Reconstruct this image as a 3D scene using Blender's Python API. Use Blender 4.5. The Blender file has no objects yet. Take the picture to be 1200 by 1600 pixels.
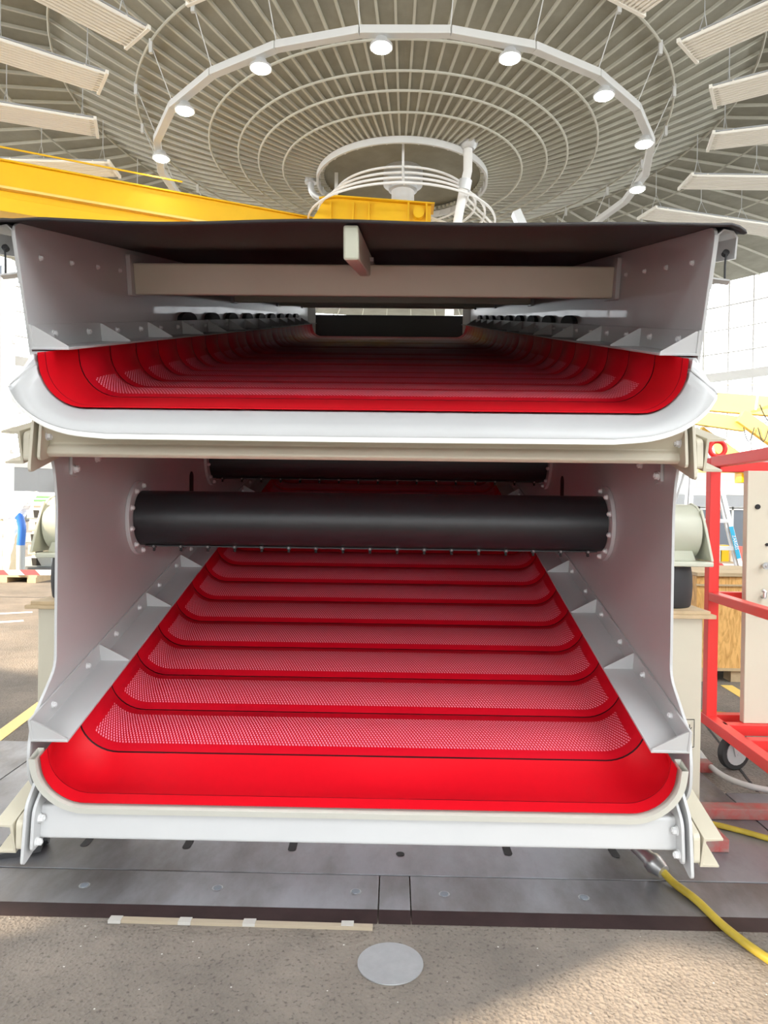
import bpy, bmesh, math, random
from mathutils import Vector, Matrix
R = math.radians
PI = math.pi
random.seed(7)
scene = bpy.context.scene
col = scene.collection

# ------------------------------------------------------------------ camera
cam_d = bpy.data.cameras.new('camera'); cam = bpy.data.objects.new('camera', cam_d); col.objects.link(cam)
FPX = 1109.0
cam_d.sensor_fit = 'VERTICAL'; cam_d.sensor_height = 36.0; cam_d.lens = 36.0 * FPX / 1600.0
cam_d.clip_end = 400
yaw, roll, pit = .0155, .0128, math.atan(10 / FPX)
fw = Vector((-math.sin(yaw) * math.cos(pit), math.cos(yaw) * math.cos(pit), -math.sin(pit)))
r0 = Vector((math.cos(yaw), math.sin(yaw), 0)); u0 = r0.cross(fw)
cr = r0 * math.cos(roll) + u0 * math.sin(roll); cu = u0 * math.cos(roll) - r0 * math.sin(roll)
M_ = Matrix((cr, cu, -fw)).transposed().to_4x4(); M_.translation = (.13, 0, 1.5)
cam.matrix_world = M_
scene.camera = cam

# ------------------------------------------------------------------ world, sun, exposure
SKY = 4.2
SUN_DIR = Vector((.75, .433, -.50)).normalized()      # from behind and left of the photographer
SUN = 9.0
scene.view_settings.view_transform = 'Standard'; scene.view_settings.look = 'None'
scene.view_settings.gamma = 1; scene.view_settings.use_curve_mapping = False
scene.view_settings.exposure = 0.8
scene.cycles.use_denoising = True
scene.cycles.max_bounces = 8; scene.cycles.diffuse_bounces = 6; scene.cycles.transparent_max_bounces = 12
scene.cycles.sample_clamp_indirect = 8
w = bpy.data.worlds.new('sky'); scene.world = w; w.use_nodes = True
bg = w.node_tree.nodes['Background']; bg.inputs[0].default_value = (.93, .97, 1.0, 1); bg.inputs[1].default_value = SKY
sd = bpy.data.lights.new('sun', 'SUN'); sd.energy = SUN; sd.angle = R(.6); sd.color = (1, .82, .60)
so = bpy.data.objects.new('sun', sd); col.objects.link(so)
so.rotation_euler = SUN_DIR.to_track_quat('-Z', 'Y').to_euler(); so.location = (-30, -30, 30)

# ------------------------------------------------------------------ materials
def mat(name, c, rough=.5, metal=0., spec=.5, noise=0., nscale=5., bump=0., bscale=60., c2=None, coat=0.):
    m = bpy.data.materials.new(name); m.use_nodes = True; nt = m.node_tree; N = nt.nodes; L = nt.links
    b = N['Principled BSDF']; b.inputs['Base Color'].default_value = (*c, 1)
    b.inputs['Roughness'].default_value = rough; b.inputs['Metallic'].default_value = metal
    b.inputs['Specular IOR Level'].default_value = spec; b.inputs['Coat Weight'].default_value = coat
    if noise or c2 or bump:
        tc = N.new('ShaderNodeTexCoord')
    if noise or c2:
        n = N.new('ShaderNodeTexNoise'); n.inputs['Scale'].default_value = nscale; n.inputs['Detail'].default_value = 8
        n.inputs['Roughness'].default_value = .65
        L.new(tc.outputs['Object'], n.inputs['Vector'])
        cr_ = N.new('ShaderNodeValToRGB'); cr_.color_ramp.elements[0].position = .3; cr_.color_ramp.elements[1].position = .7
        a = c2 or tuple(x * (1 - noise) for x in c)
        cr_.color_ramp.elements[0].color = (*a, 1); cr_.color_ramp.elements[1].color = (*c, 1)
        L.new(n.outputs[0], cr_.inputs[0]); L.new(cr_.outputs[0], b.inputs['Base Color'])
    if bump:
        n2 = N.new('ShaderNodeTexNoise'); n2.inputs['Scale'].default_value = bscale; n2.inputs['Detail'].default_value = 5
        L.new(tc.outputs['Object'], n2.inputs['Vector'])
        bp = N.new('ShaderNodeBump'); bp.inputs['Strength'].default_value = bump; bp.inputs['Distance'].default_value = .01
        L.new(n2.outputs[0], bp.inputs['Height']); L.new(bp.outputs[0], b.inputs['Normal'])
    return m
def nodes(m): return m.node_tree.nodes, m.node_tree.links
def emis(name, c, s):
    m = mat(name, c); b = m.node_tree.nodes['Principled BSDF']
    b.inputs['Emission Color'].default_value = (*c, 1); b.inputs['Emission Strength'].default_value = s
    return m

GREY = mat('light_grey_paint', (.51, .512, .512), .36, noise=.05, nscale=3, coat=.15)
CREAM = mat('cream_paint', (.60, .555, .44), .4, noise=.06, nscale=3)
PALE = mat('pale_green_grey_paint', (.56, .57, .46), .35, noise=.04)
WHITEP = mat('white_paint', (.82, .81, .78), .45)
BOLT = mat('painted_bolt', (.70, .70, .70), .3)
STEELB = mat('zinc_steel', (.62, .62, .62), .28, .9)
RUB = mat('black_rubber', (.018, .019, .022), .42, spec=.5, noise=.3, nscale=4, bump=.1, bscale=30)
RUBD = mat('dull_black_rubber', (.022, .022, .024), .6)
TARP = mat('black_cover_sheet', (.028, .022, .023), .42, noise=.25, nscale=2)
CURT = mat('dark_grey_end_sheet', (.06, .07, .075), .5)
YEL = mat('crane_yellow', (.86, .50, .006), .42, noise=.08, nscale=.6)
YEL2 = mat('pale_yellow_paint', (.80, .58, .16), .45)
YHOSE = mat('yellow_hose', (.44, .32, .035), .4, noise=.25, nscale=12)
GHOSE = mat('grey_hose', (.50, .49, .47), .45)
REDP = mat('red_paint', (.80, .035, .03), .38)
REDW = mat('worn_red_paint', (.36, .035, .03), .5, c2=(.22, .17, .15), nscale=14)
ROOF = mat('roof_concrete', (.34, .325, .26), .9, noise=.28, nscale=.7, bump=.3, bscale=6)
RIB = mat('roof_rib_paint', (.56, .545, .46), .7, noise=.1, nscale=1)
RIBL = mat('ring_beam_paint', (.66, .66, .64), .5)
PANEL = mat('radiant_panel_white', (.94, .91, .83), .5)
DARK = mat('dark_gap', (.02, .02, .02), .8)
GALV = mat('galvanised_metal', (.66, .67, .67), .42, .55)
ALU = mat('aluminium', (.80, .81, .82), .35, .35)
WOOD = mat('pine_wood', (.60, .45, .27), .7, noise=.25, nscale=9)
WALLG = mat('grey_wall_cladding', (.40, .41, .42), .7)
DOORG = mat('slate_grey_door', (.17, .19, .22), .6)
LAMP = emis('lamp_lens', (1, .97, .9), 30)
BLUE = mat('blue_plastic', (.03, .15, .55), .4)
CYAN = mat('blue_label', (.01, .38, .62), .5)
FOIL = mat('white_foil', (.88, .90, .92), .25, bump=.6, bscale=4)
TYRE = mat('caster_rubber', (.03, .03, .03), .6)
GREEN = mat('green_print', (.12, .65, .12), .6)
REDI = mat('red_print', (.75, .2, .15), .6)
CASTI = mat('grey_casting', (.36, .40, .42), .5)

# concrete floor
CONC = mat('concrete_floor', (.33, .295, .25), .82)
N, L = nodes(CONC); b = N['Principled BSDF']; tc = N.new('ShaderNodeTexCoord')
n1 = N.new('ShaderNodeTexNoise'); n1.inputs['Scale'].default_value = 1.6; n1.inputs['Detail'].default_value = 9; n1.inputs['Roughness'].default_value = .7
n2 = N.new('ShaderNodeTexNoise'); n2.inputs['Scale'].default_value = 70; n2.inputs['Detail'].default_value = 5
n3 = N.new('ShaderNodeTexVoronoi'); n3.inputs['Scale'].default_value = 75
cr1 = N.new('ShaderNodeValToRGB'); cr1.color_ramp.elements[0].color = (.115, .10, .085, 1); cr1.color_ramp.elements[1].color = (.235, .20, .165, 1)
cr1.color_ramp.elements[0].position = .3; cr1.color_ramp.elements[1].position = .68
cr2 = N.new('ShaderNodeValToRGB'); cr2.color_ramp.elements[0].position = .33; cr2.color_ramp.elements[1].position = .44
cr2.color_ramp.elements[0].color = (.45, .42, .4, 1); cr2.color_ramp.elements[1].color = (1, 1, 1, 1)
mx = N.new('ShaderNodeMix'); mx.data_type = 'RGBA'; mx.blend_type = 'MULTIPLY'; mx.inputs[0].default_value = .8
for n in (n1, n2, n3): L.new(tc.outputs['Object'], n.inputs['Vector'])
L.new(n1.outputs[0], cr1.inputs[0]); L.new(n2.outputs[0], cr2.inputs[0]); L.new(cr1.outputs[0], mx.inputs[6]); L.new(cr2.outputs[0], mx.inputs[7])
# small pale specks
n4 = N.new('ShaderNodeTexVoronoi'); n4.inputs['Scale'].default_value = 16; L.new(tc.outputs['Object'], n4.inputs['Vector'])
cr4 = N.new('ShaderNodeValToRGB'); cr4.color_ramp.elements[0].position = .035; cr4.color_ramp.elements[1].position = .055
cr4.color_ramp.elements[0].color = (1, 1, 1, 1); cr4.color_ramp.elements[1].color = (0, 0, 0, 1)
L.new(n4.outputs['Distance'], cr4.inputs[0])
mx2 = N.new('ShaderNodeMix'); mx2.data_type = 'RGBA'; mx2.inputs[7].default_value = (.62, .60, .55, 1)
L.new(cr4.outputs[0], mx2.inputs[0]); L.new(mx.outputs[2], mx2.inputs[6]); L.new(mx2.outputs[2], b.inputs['Base Color'])
ad = N.new('ShaderNodeMath'); ad.operation = 'MULTIPLY_ADD'; ad.inputs[1].default_value = .6
L.new(cr2.outputs[0], ad.inputs[0]); L.new(n3.outputs['Distance'], ad.inputs[2])
bp = N.new('ShaderNodeBump'); bp.inputs['Strength'].default_value = .7; bp.inputs['Distance'].default_value = .006
L.new(ad.outputs[0], bp.inputs['Height']); L.new(bp.outputs[0], b.inputs['Normal'])

# scuffed steel floor plate
PLATE = mat('scuffed_steel_plate', (.30, .30, .30), .35, .55)
N, L = nodes(PLATE); b = N['Principled BSDF']; tc = N.new('ShaderNodeTexCoord')
mp = N.new('ShaderNodeMapping'); mp.inputs['Scale'].default_value = (1, 1, 1); L.new(tc.outputs['Object'], mp.inputs[0])
n1 = N.new('ShaderNodeTexNoise'); n1.inputs['Scale'].default_value = 1.7; n1.inputs['Detail'].default_value = 10; n1.inputs['Roughness'].default_value = .62
n2 = N.new('ShaderNodeTexNoise'); n2.inputs['Scale'].default_value = 10; n2.inputs['Detail'].default_value = 12; n2.inputs['Roughness'].default_value = .8; n2.inputs['Distortion'].default_value = .2; mp.inputs['Scale'].default_value = (1, .45, 1)
L.new(mp.outputs[0], n1.inputs[0]); L.new(mp.outputs[0], n2.inputs[0])
cr1 = N.new('ShaderNodeValToRGB'); cr1.color_ramp.elements[0].color = (.10, .085, .075, 1); cr1.color_ramp.elements[1].color = (.27, .275, .30, 1)
cr1.color_ramp.elements[0].position = .35; cr1.color_ramp.elements[1].position = .62
L.new(n1.outputs[0], cr1.inputs[0]); L.new(cr1.outputs[0], b.inputs['Base Color'])
cr2 = N.new('ShaderNodeValToRGB'); cr2.color_ramp.elements[0].color = (.52, .52, .52, 1); cr2.color_ramp.elements[1].color = (.30, .30, .30, 1)
cr2.color_ramp.elements[0].position = .3; cr2.color_ramp.elements[1].position = .65
L.new(n2.outputs[0], cr2.inputs[0]); L.new(cr2.outputs[0], b.inputs['Roughness'])
bp = N.new('ShaderNodeBump'); bp.inputs['Strength'].default_value = .06; bp.inputs['Distance'].default_value = .004
L.new(n2.outputs[0], bp.inputs['Height']); L.new(bp.outputs[0], b.inputs['Normal'])

MAROON = mat('maroon_plate_edge', (.05, .03, .03), .4, .3, noise=.4, nscale=7)
DISC = mat('brushed_disc', (.42, .43, .44), .42, .6, noise=.15, nscale=20)

# red polyurethane screen cloth (perforation slots drawn from UV: u = metres along the cross-section, v = 0..1 across one mat)
def red_cloth(name, perf=True):
    m = mat(name, (.62, .003, .016), .45, spec=.35); N, L = nodes(m); b = N['Principled BSDF']
    uv = N.new('ShaderNodeUVMap'); uv.uv_map = 'UVMap'
    sp = N.new('ShaderNodeSeparateXYZ'); L.new(uv.outputs[0], sp.inputs[0])
    def mth(op, a, b_=None, c=None):
        n = N.new('ShaderNodeMath'); n.operation = op
        for i, x in enumerate((a, b_, c)):
            if x is None: continue
            if isinstance(x, (int, float)): n.inputs[i].default_value = x
            else: L.new(x, n.inputs[i])
        return n.outputs[0]
    U, V = sp.outputs[0], sp.outputs[1]
    # joint line at v = 0 and v = 1
    d = mth('ABSOLUTE', mth('SUBTRACT', V, .5))
    joint = mth('GREATER_THAN', d, .486)
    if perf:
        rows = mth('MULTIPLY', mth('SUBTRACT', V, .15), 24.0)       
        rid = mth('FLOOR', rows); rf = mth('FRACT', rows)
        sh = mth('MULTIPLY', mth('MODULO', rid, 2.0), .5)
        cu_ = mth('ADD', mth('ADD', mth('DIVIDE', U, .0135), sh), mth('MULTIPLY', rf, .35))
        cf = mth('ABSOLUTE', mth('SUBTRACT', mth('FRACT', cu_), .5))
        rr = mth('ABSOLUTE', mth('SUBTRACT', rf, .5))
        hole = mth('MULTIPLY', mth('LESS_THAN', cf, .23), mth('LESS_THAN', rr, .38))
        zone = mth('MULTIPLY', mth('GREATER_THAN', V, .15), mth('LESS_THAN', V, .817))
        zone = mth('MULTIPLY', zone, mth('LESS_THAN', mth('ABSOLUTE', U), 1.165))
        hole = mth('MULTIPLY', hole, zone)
        m1 = N.new('ShaderNodeMix'); m1.data_type = 'RGBA'; m1.inputs[6].default_value = (.62, .003, .016, 1); m1.inputs[7].default_value = (.88, .27, .36, 1)  # pink slot colour stands in for light coming through the perforations
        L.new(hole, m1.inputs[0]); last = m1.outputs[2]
    else:
        m0 = N.new('ShaderNodeRGB'); m0.outputs[0].default_value = (.66, .003, .012, 1); last = m0.outputs[0]
    m2 = N.new('ShaderNodeMix'); m2.data_type = 'RGBA'; m2.inputs[7].default_value = (.03, .004, .005, 1)
    L.new(joint, m2.inputs[0]); L.new(last, m2.inputs[6]); L.new(m2.outputs[2], b.inputs['Base Color'])
    return m
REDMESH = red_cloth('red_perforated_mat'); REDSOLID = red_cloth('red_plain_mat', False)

# plywood with dark streaks
OSB = mat('plywood', (.72, .42, .14), .6); N, L = nodes(OSB); b = N['Principled BSDF']
tc = N.new('ShaderNodeTexCoord'); mp = N.new('ShaderNodeMapping'); mp.inputs['Scale'].default_value = (6, 6, 1.3)
nz = N.new('ShaderNodeTexNoise'); nz.inputs['Scale'].default_value = 3; nz.inputs['Distortion'].default_value = 3; nz.inputs['Detail'].default_value = 4
cr1 = N.new('ShaderNodeValToRGB'); cr1.color_ramp.elements[0].color = (.56, .28, .07, 1); cr1.color_ramp.elements[1].color = (.84, .50, .17, 1)
cr1.color_ramp.elements[0].position = .3; cr1.color_ramp.elements[1].position = .6
L.new(tc.outputs['Object'], mp.inputs[0]); L.new(mp.outputs[0], nz.inputs[0]); L.new(nz.outputs[0], cr1.inputs[0]); L.new(cr1.outputs[0], b.inputs['Base Color'])
# red and white barrier tape
TAPE = mat('red_white_tape', (.8, .8, .8), .5); N, L = nodes(TAPE); b = N['Principled BSDF']
tc = N.new('ShaderNodeTexCoord'); wv = N.new('ShaderNodeTexWave'); wv.bands_direction = 'DIAGONAL'; wv.inputs['Scale'].default_value = 1.3
cr1 = N.new('ShaderNodeValToRGB'); cr1.color_ramp.interpolation = 'CONSTANT'
cr1.color_ramp.elements[0].color = (.75, .08, .09, 1); cr1.color_ramp.elements[1].color = (.85, .8, .78, 1); cr1.color_ramp.elements[1].position = .5
L.new(tc.outputs['Object'], wv.inputs[0]); L.new(wv.outputs[0], cr1.inputs[0]); L.new(cr1.outputs[0], b.inputs['Base Color'])
# window glass: thin, mostly clear
GLASS = bpy.data.materials.new('window_glass'); GLASS.use_nodes = True; N, L = nodes(GLASS)
N.remove(N['Principled BSDF']); tr = N.new('ShaderNodeBsdfTransparent'); gl = N.new('ShaderNodeBsdfGlossy'); gl.inputs['Roughness'].default_value = .05
mxs = N.new('ShaderNodeMixShader'); mxs.inputs[0].default_value = .06
L.new(tr.outputs[0], mxs.inputs[1]); L.new(gl.outputs[0], mxs.inputs[2]); L.new(mxs.outputs[0], N['Material Output'].inputs[0])

# ------------------------------------------------------------------ mesh helpers
class MB:
    def __init__(s): s.v = []; s.f = []; s.uv = []
    def add(s, vs, fs, uvs=None):
        o = len(s.v); s.v += [Vector(p) for p in vs]; s.f += [[i + o for i in f] for f in fs]
        s.uv += list(uvs) if uvs else [(0, 0)] * len(vs)
        return s
    def box(s, x0, x1, y0, y1, z0, z1):
        return s.add([(x0, y0, z0), (x1, y0, z0), (x1, y1, z0), (x0, y1, z0), (x0, y0, z1), (x1, y0, z1), (x1, y1, z1), (x0, y1, z1)],
                     [(0, 3, 2, 1), (4, 5, 6, 7), (0, 1, 5, 4), (1, 2, 6, 5), (2, 3, 7, 6), (3, 0, 4, 7)])
    def bar(s, a, b, wd, h, up=(0, 0, 1)):                       # rectangular bar a -> b
        a, b = Vector(a), Vector(b); d = (b - a).normalized(); up = Vector(up)
        side = d.cross(up).normalized(); u = side.cross(d).normalized()
        p = [q + side * (sx * wd / 2) + u * (sz * h / 2) for q in (a, b) for sx, sz in ((-1, -1), (1, -1), (1, 1), (-1, 1))]
        return s.add(p, [(0, 1, 2, 3), (7, 6, 5, 4), (0, 4, 5, 1), (1, 5, 6, 2), (2, 6, 7, 3), (3, 7, 4, 0)])
    def tube(s, pts, r, n=12, closed=False, cap=True):
        pts = [Vector(p) for p in pts]; m = len(pts); rings = []
        prev = None
        for i, p in enumerate(pts):
            if closed: t = pts[(i + 1) % m] - pts[i - 1]
            else: t = pts[min(i + 1, m - 1)] - pts[max(i - 1, 0)]
            t.normalize()
            ref = prev if prev is not None else (Vector((0, 0, 1)) if abs(t.z) < .9 else Vector((1, 0, 0)))
            a = (ref - t * ref.dot(t)).normalized(); prev = a; b_ = t.cross(a)
            rr = r[i] if isinstance(r, (list, tuple)) else r
            rings.append([p + (a * math.cos(k * 2 * PI / n) + b_ * math.sin(k * 2 * PI / n)) * rr for k in range(n)])
        vs = [v for g in rings for v in g]; fs = []
        for i in range(m if closed else m - 1):
            j = (i + 1) % m
            for k in range(n): fs.append((i * n + k, i * n + (k + 1) % n, j * n + (k + 1) % n, j * n + k))
        if cap and not closed: fs += [tuple(range(n))[::-1], tuple((m - 1) * n + k for k in range(n))]
        return s.add(vs, fs)
    def prism(s, pts, x0, x1):                                    # (y, z) outline extruded along x
        n = len(pts); vs = [(x0, y, z) for y, z in pts] + [(x1, y, z) for y, z in pts]
        return s.add(vs, [tuple(range(n))[::-1], tuple(range(n, 2 * n))] + [(i, (i + 1) % n, n + (i + 1) % n, n + i) for i in range(n)])
    def extr(s, pts, d):                                          # 3-D outline extruded by vector d
        n = len(pts); d = Vector(d); vs = [Vector(p) for p in pts] + [Vector(p) + d for p in pts]
        return s.add(vs, [tuple(range(n))[::-1], tuple(range(n, 2 * n))] + [(i, (i + 1) % n, n + (i + 1) % n, n + i) for i in range(n)])
    def grid(s, rows, uvs=None):
        m, n = len(rows), len(rows[0]); vs = [p for r_ in rows for p in r_]
        return s.add(vs, [(i * n + k, i * n + k + 1, (i + 1) * n + k + 1, (i + 1) * n + k) for i in range(m - 1) for k in range(n - 1)],
                     [u for r_ in uvs for u in r_] if uvs else None)
    def build(s, name, m, parent=None, smooth=False, bevel=0, solid=0, loc=None):
        org = parent_world(parent) if parent else Vector((0, 0, 0))
        if loc is None: l = Vector((0, 0, 0)) if parent else base_of(s.v)
        else: l = Vector(loc)
        me = bpy.data.meshes.new(name)
        off = org if parent else l
        if parent and loc is not None: off = l
        me.from_pydata([v - off for v in s.v], [], s.f)
        if any(u != (0, 0) for u in s.uv):
            lay = me.uv_layers.new(name='UVMap')
            for lp in me.loops: lay.data[lp.index].uv = s.uv[lp.vertex_index]
        bm = bmesh.new(); bm.from_mesh(me); bmesh.ops.recalc_face_normals(bm, faces=bm.faces); bm.to_mesh(me); bm.free()
        me.materials.append(m)
        if smooth:
            me.polygons.foreach_set('use_smooth', [True] * len(me.polygons))
            try: me.set_sharp_from_angle(angle=R(40))
            except Exception: pass
        o = bpy.data.objects.new(name, me); col.objects.link(o)
        if parent: o.parent = parent
        if parent is None: o.location = l
        elif loc is not None: o.location = l - org
        if solid:
            q = o.modifiers.new('solid', 'SOLIDIFY'); q.thickness = solid; q.offset = 0
        if bevel:
            q = o.modifiers.new('bevel', 'BEVEL'); q.width = bevel; q.segments = 2; q.limit_method = 'ANGLE'; q.angle_limit = R(40)
        return o
def base_of(vs):
    n = len(vs); return Vector((sum(v.x for v in vs) / n, sum(v.y for v in vs) / n, min(v.z for v in vs)))
def parent_world(o):
    p = Vector((0, 0, 0))
    while o is not None: p = p + o.location; o = o.parent
    return p
def tag(o, label, cat, group=None, kind=None):
    o['label'] = label
    if cat: o['category'] = cat
    if group: o['group'] = group
    if kind: o['kind'] = kind
    return o
def thing(name, label, cat, loc, group=None):
    o = bpy.data.objects.new(name, None); col.objects.link(o); o.location = loc; o.empty_display_size = .1
    return tag(o, label, cat, group)
def struct(o, label=None):
    o['kind'] = 'structure'
    if label: o['label'] = label
    return o
def inst(src, parent, world, rot=None):
    o = src.copy(); col.objects.link(o); o.parent = parent; o.location = Vector(world) - parent_world(parent)
    if rot: o.rotation_euler = rot
    return o
def arc(cx, cy, r, a0, a1, n): return [(cx + r * math.cos(R(a0 + (a1 - a0) * i / n)), cy + r * math.sin(R(a0 + (a1 - a0) * i / n))) for i in range(n + 1)]
def spline(pts, n=8):
    pts = [Vector(p) for p in pts]; out = []
    P = [pts[0] * 2 - pts[1]] + pts + [pts[-1] * 2 - pts[-2]]
    for i in range(1, len(P) - 2):
        for k in range(n):
            t = k / n; a, b_, c, d = P[i - 1:i + 3]
            out.append(.5 * ((2 * b_) + (c - a) * t + (2 * a - 5 * b_ + 4 * c - d) * t * t + (3 * b_ - a - 3 * c + d) * t ** 3))
    return out + [pts[-1]]

# ================================================================== THE HALL
HX, HY, D = .25, 33.0, 33.0
RW = 36.4
def hz(r): # roof height over radius fraction
    if r <= .45: return 1.5 + D * (.4455 + .51 * r * r)
    return 1.5 + D * (.549 + .006 * (r - .45))
def hp(r, a, z): # a: angle from the nearest point of the hall, + to the right
    return Vector((HX + r * D * math.sin(a), HY - r * D * math.cos(a), z))
m = MB(); NA = 96
m.add([hp(0, 0, -.05)] + [hp(RW / D, 2 * PI * k / NA, -.05) for k in range(NA)] + [hp(0, 0, 0)] + [hp(RW / D, 2 * PI * k / NA, 0) for k in range(NA)],
      [(0, 1 + (k + 1) % NA, 1 + k) for k in range(NA)] + [(NA + 1, NA + 2 + k, NA + 2 + (k + 1) % NA) for k in range(NA)] +
      [(1 + k, 1 + (k + 1) % NA, NA + 2 + (k + 1) % NA, NA + 2 + k) for k in range(NA)])
struct(m.build('floor', CONC, loc=(0, 0, 0)), 'worn grey-brown concrete floor of the round hall')
m = MB(); m.grid([[hp(r, 2 * PI * k / 96, -.04) for k in range(97)] for r in (RW / D + .01, 1.3, 2, 6)])
struct(m.build('ground', mat('asphalt_yard', (.16, .16, .155), .9, noise=.2, nscale=.5), solid=.02, loc=(0, 0, -.05)), 'grey asphalt yard around the hall')
# roof skin (sagging cone rising towards the wall)
rs = [.117, .165, .2, .26, .31, .353, .4, .45, .6, .8, 1.0, 1.105]
m = MB(); m.grid([[hp(r, 2 * PI * k / 120, hz(r) + .32) for k in range(121)] for r in rs])
struct(m.build('ceiling', ROOF, solid=.15), 'grey concrete hanging roof of the round hall')
# radial ribs: surface relief of the roof
m = MB()
for k in range(96):
    a = 2 * PI * (k + .5) / 96
    for i in range(0 if k % 2 == 0 else 0, len(rs) - 1):
        m.bar(hp(rs[i] - (.008 if i == 0 else 0), a, hz(rs[i]) + .19), hp(rs[i + 1], a, hz(rs[i + 1]) + .19), .085, .12)
struct(m.build('trim_1', RIB), 'pale radial ribs under the roof')
m = MB()
for r in (.165, .198, .225, .263, .353, .45, .54, .70):
    m.tube([hp(r, 2 * PI * k / 96, hz(r) + .04) for k in range(96)], .05, 6, closed=True)
struct(m.build('trim_2', RIB, smooth=True), 'ring pipes crossing the roof ribs')
# centre ring and plate
m = MB(); pr = [(.1165, .12), (.1195, .12), (.1195, .40), (.1165, .40)]
m.grid([[hp(r, 2 * PI * k / 72, hz(.117) - .25 + z) for k in range(73)] for r, z in pr + pr[:1]])
for k in range(36):
    a = 2 * PI * k / 36; p = hp(.1150, a, hz(.117)); q = hp(.1140, a, hz(.117)); m.tube([p, q], .11, 8)
struct(m.build('trim_3', RIBL, smooth=True), 'pale steel ring around the centre of the roof')
m = MB(); zc = hz(.117) + .55
m.add([hp(0, 0, zc)] + [hp(.135, 2 * PI * k / 72, zc) for k in range(72)], [(0, 1 + k, 1 + (k + 1) % 72) for k in range(72)])
struct(m.build('trim_4', ROOF, solid=.2), 'round concrete plate at the centre of the roof')

# wall: solid base band, glazing band, unseen closed sector added on the sun side, openings shape the sun patch
def wall_band(z0, z1, a0, a1, t=.3, rr=RW):
    n = max(1, int(round((a1 - a0) / 3))); mb = MB()
    ring = []
    for r, z in ((rr, z0), (rr + t, z0), (rr + t, z1), (rr, z1), (rr, z0)):
        ring.append([hp(r / D, R(a0 + (a1 - a0) * k / n), z) for k in range(n + 1)])
    mb.grid(ring); return mb
_w = wall_band(0, 4.1, 7, 354); _w2 = wall_band(2.7, 4.1, -6, 7); _w.add(_w2.v, _w2.f)
struct(_w.build('wall_round', WALLG, loc=(0, 0, 0)), 'grey wall band below the windows')
ZT = hz(1.1) + .4
# sun opening: wall coordinates of rays that reach the floor in front of the machine
def back(X, Y, z=0.):
    d = SUN_DIR; lo, hi = 0, 90
    for _ in range(60):
        t = (lo + hi) / 2; p = Vector((X, Y, z)) - d * t
        if (p.x - HX) ** 2 + (p.y - HY) ** 2 < RW * RW: lo = t
        else: hi = t
    a = math.degrees(math.atan2(p.x - HX, HY - p.y)); return a, p.z
c0, c1 = -72, 4
OPEN_A, OPEN_Z = -16.6, 7.5      # left of this angle the glazing starts at this height
openings = [(-12.98, -4.0, 4.9, 6.0), (-16.3, -14.95, 5.3, 5.62)]   # angle range and height range of the sunlit openings
As = sorted({c0, c1, OPEN_A} | {a for o in openings for a in o[:2]}); Zs_ = sorted({4.1, ZT, OPEN_Z} | {z for o in openings for z in o[2:]})
mb_ = MB()
for a0, a1 in zip(As, As[1:]):
    for z0, z1 in zip(Zs_, Zs_[1:]):
        ac, zc_ = (a0 + a1) / 2, (z0 + z1) / 2
        if ac < OPEN_A and zc_ > OPEN_Z: continue
        if any(o[0] < ac < o[1] and o[2] < zc_ < o[3] for o in openings): continue
        w_ = wall_band(z0, z1, a0, a1); mb_.add(w_.v, w_.f)
struct(mb_.build('wall_sun_mask', WALLG, loc=(0, 0, 0)), 'unseen closed grey wall above the sill behind the camera, added with openings that shape the sun patch')
wn = 0
for a0 in range(c1, c0 + 360, 12):
    a1 = min(a0 + 12, c0 + 360); wn += 1
    n = 4; g = MB()
    g.grid([[hp((RW + .1) / D, R(a0 + (a1 - a0) * k / n), z) for k in range(n + 1)] for z in (4.7, ZT)])
    go = struct(g.build('window_%d' % wn, GLASS, loc=(0, 0, 0)), 'tall bright window bay of the hall')
    f = MB()
    for k in range(n + 1):
        a = R(a0 + (a1 - a0) * k / n)
        f.bar(hp(RW / D, a, 4.5), hp(RW / D, a, ZT), .07 if k % n else .5, .12, up=(math.cos(a), math.sin(a), 0))
    for z, h in ((6.4, .08), (8.3, .1), (10.2, .08), (12.3, .75), (14.2, .1), (16.1, .08), (18, .1)):
        for k in range(n):
            f.bar(hp((RW - .05) / D, R(a0 + (a1 - a0) * k / n), z), hp((RW - .05) / D, R(a0 + (a1 - a0) * (k + 1) / n), z), .1, h)
    f.build('window_frame', WHITEP, go)
struct(wall_band(4.1, 4.72, -180, 180, .5, RW - .15).build('trim_5', WHITEP, loc=(0, 0, 0)), 'white sill beam under the windows')
# dark doors with white frames in the far wall, right and left of the machine
for i, (a0, a1) in enumerate(((118, 124), (127, 133), (-137, -131), (-123, -117))):
    d_ = struct(wall_band(0, 3.2, a0, a1, .1, RW - .2).build('door_%d' % (i + 1), DOORG, loc=(0, 0, 0)), 'slate grey hall door with white frame')
    f = MB()
    for a in (a0, a1): f.bar(hp((RW - .25) / D, R(a), 0), hp((RW - .25) / D, R(a), 3.3), .2, .12, up=(math.cos(R(a)), math.sin(R(a)), 0))
    f.bar(hp((RW - .25) / D, R(a0), 3.25), hp((RW - .25) / D, R(a1), 3.25), .15, .18)
    f.build('door_frame', WHITEP, d_)
# tall steel column seen on the far left
pc = Vector((-12.0, 22.0, 0))
m = MB(); m.box(pc.x - .14, pc.x + .14, pc.y - .15, pc.y + .15, 0, 9.0)
t = thing('steel_column', 'tall white steel column with a dark strip, far left background', 'column', pc)
m.build('post', WHITEP, t)
m = MB(); m.box(pc.x - .36, pc.x - .17, pc.y - .1, pc.y + .1, 0, 8.8); m.build('dark_strip', DOORG, t)
m = MB()
for z in (3.0, 4.6, 6.4): m.box(pc.x - 1.6, pc.x + 2.2, pc.y - .04, pc.y + .04, z, z + .1)
m.build('rail', WHITEP, t)

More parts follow.
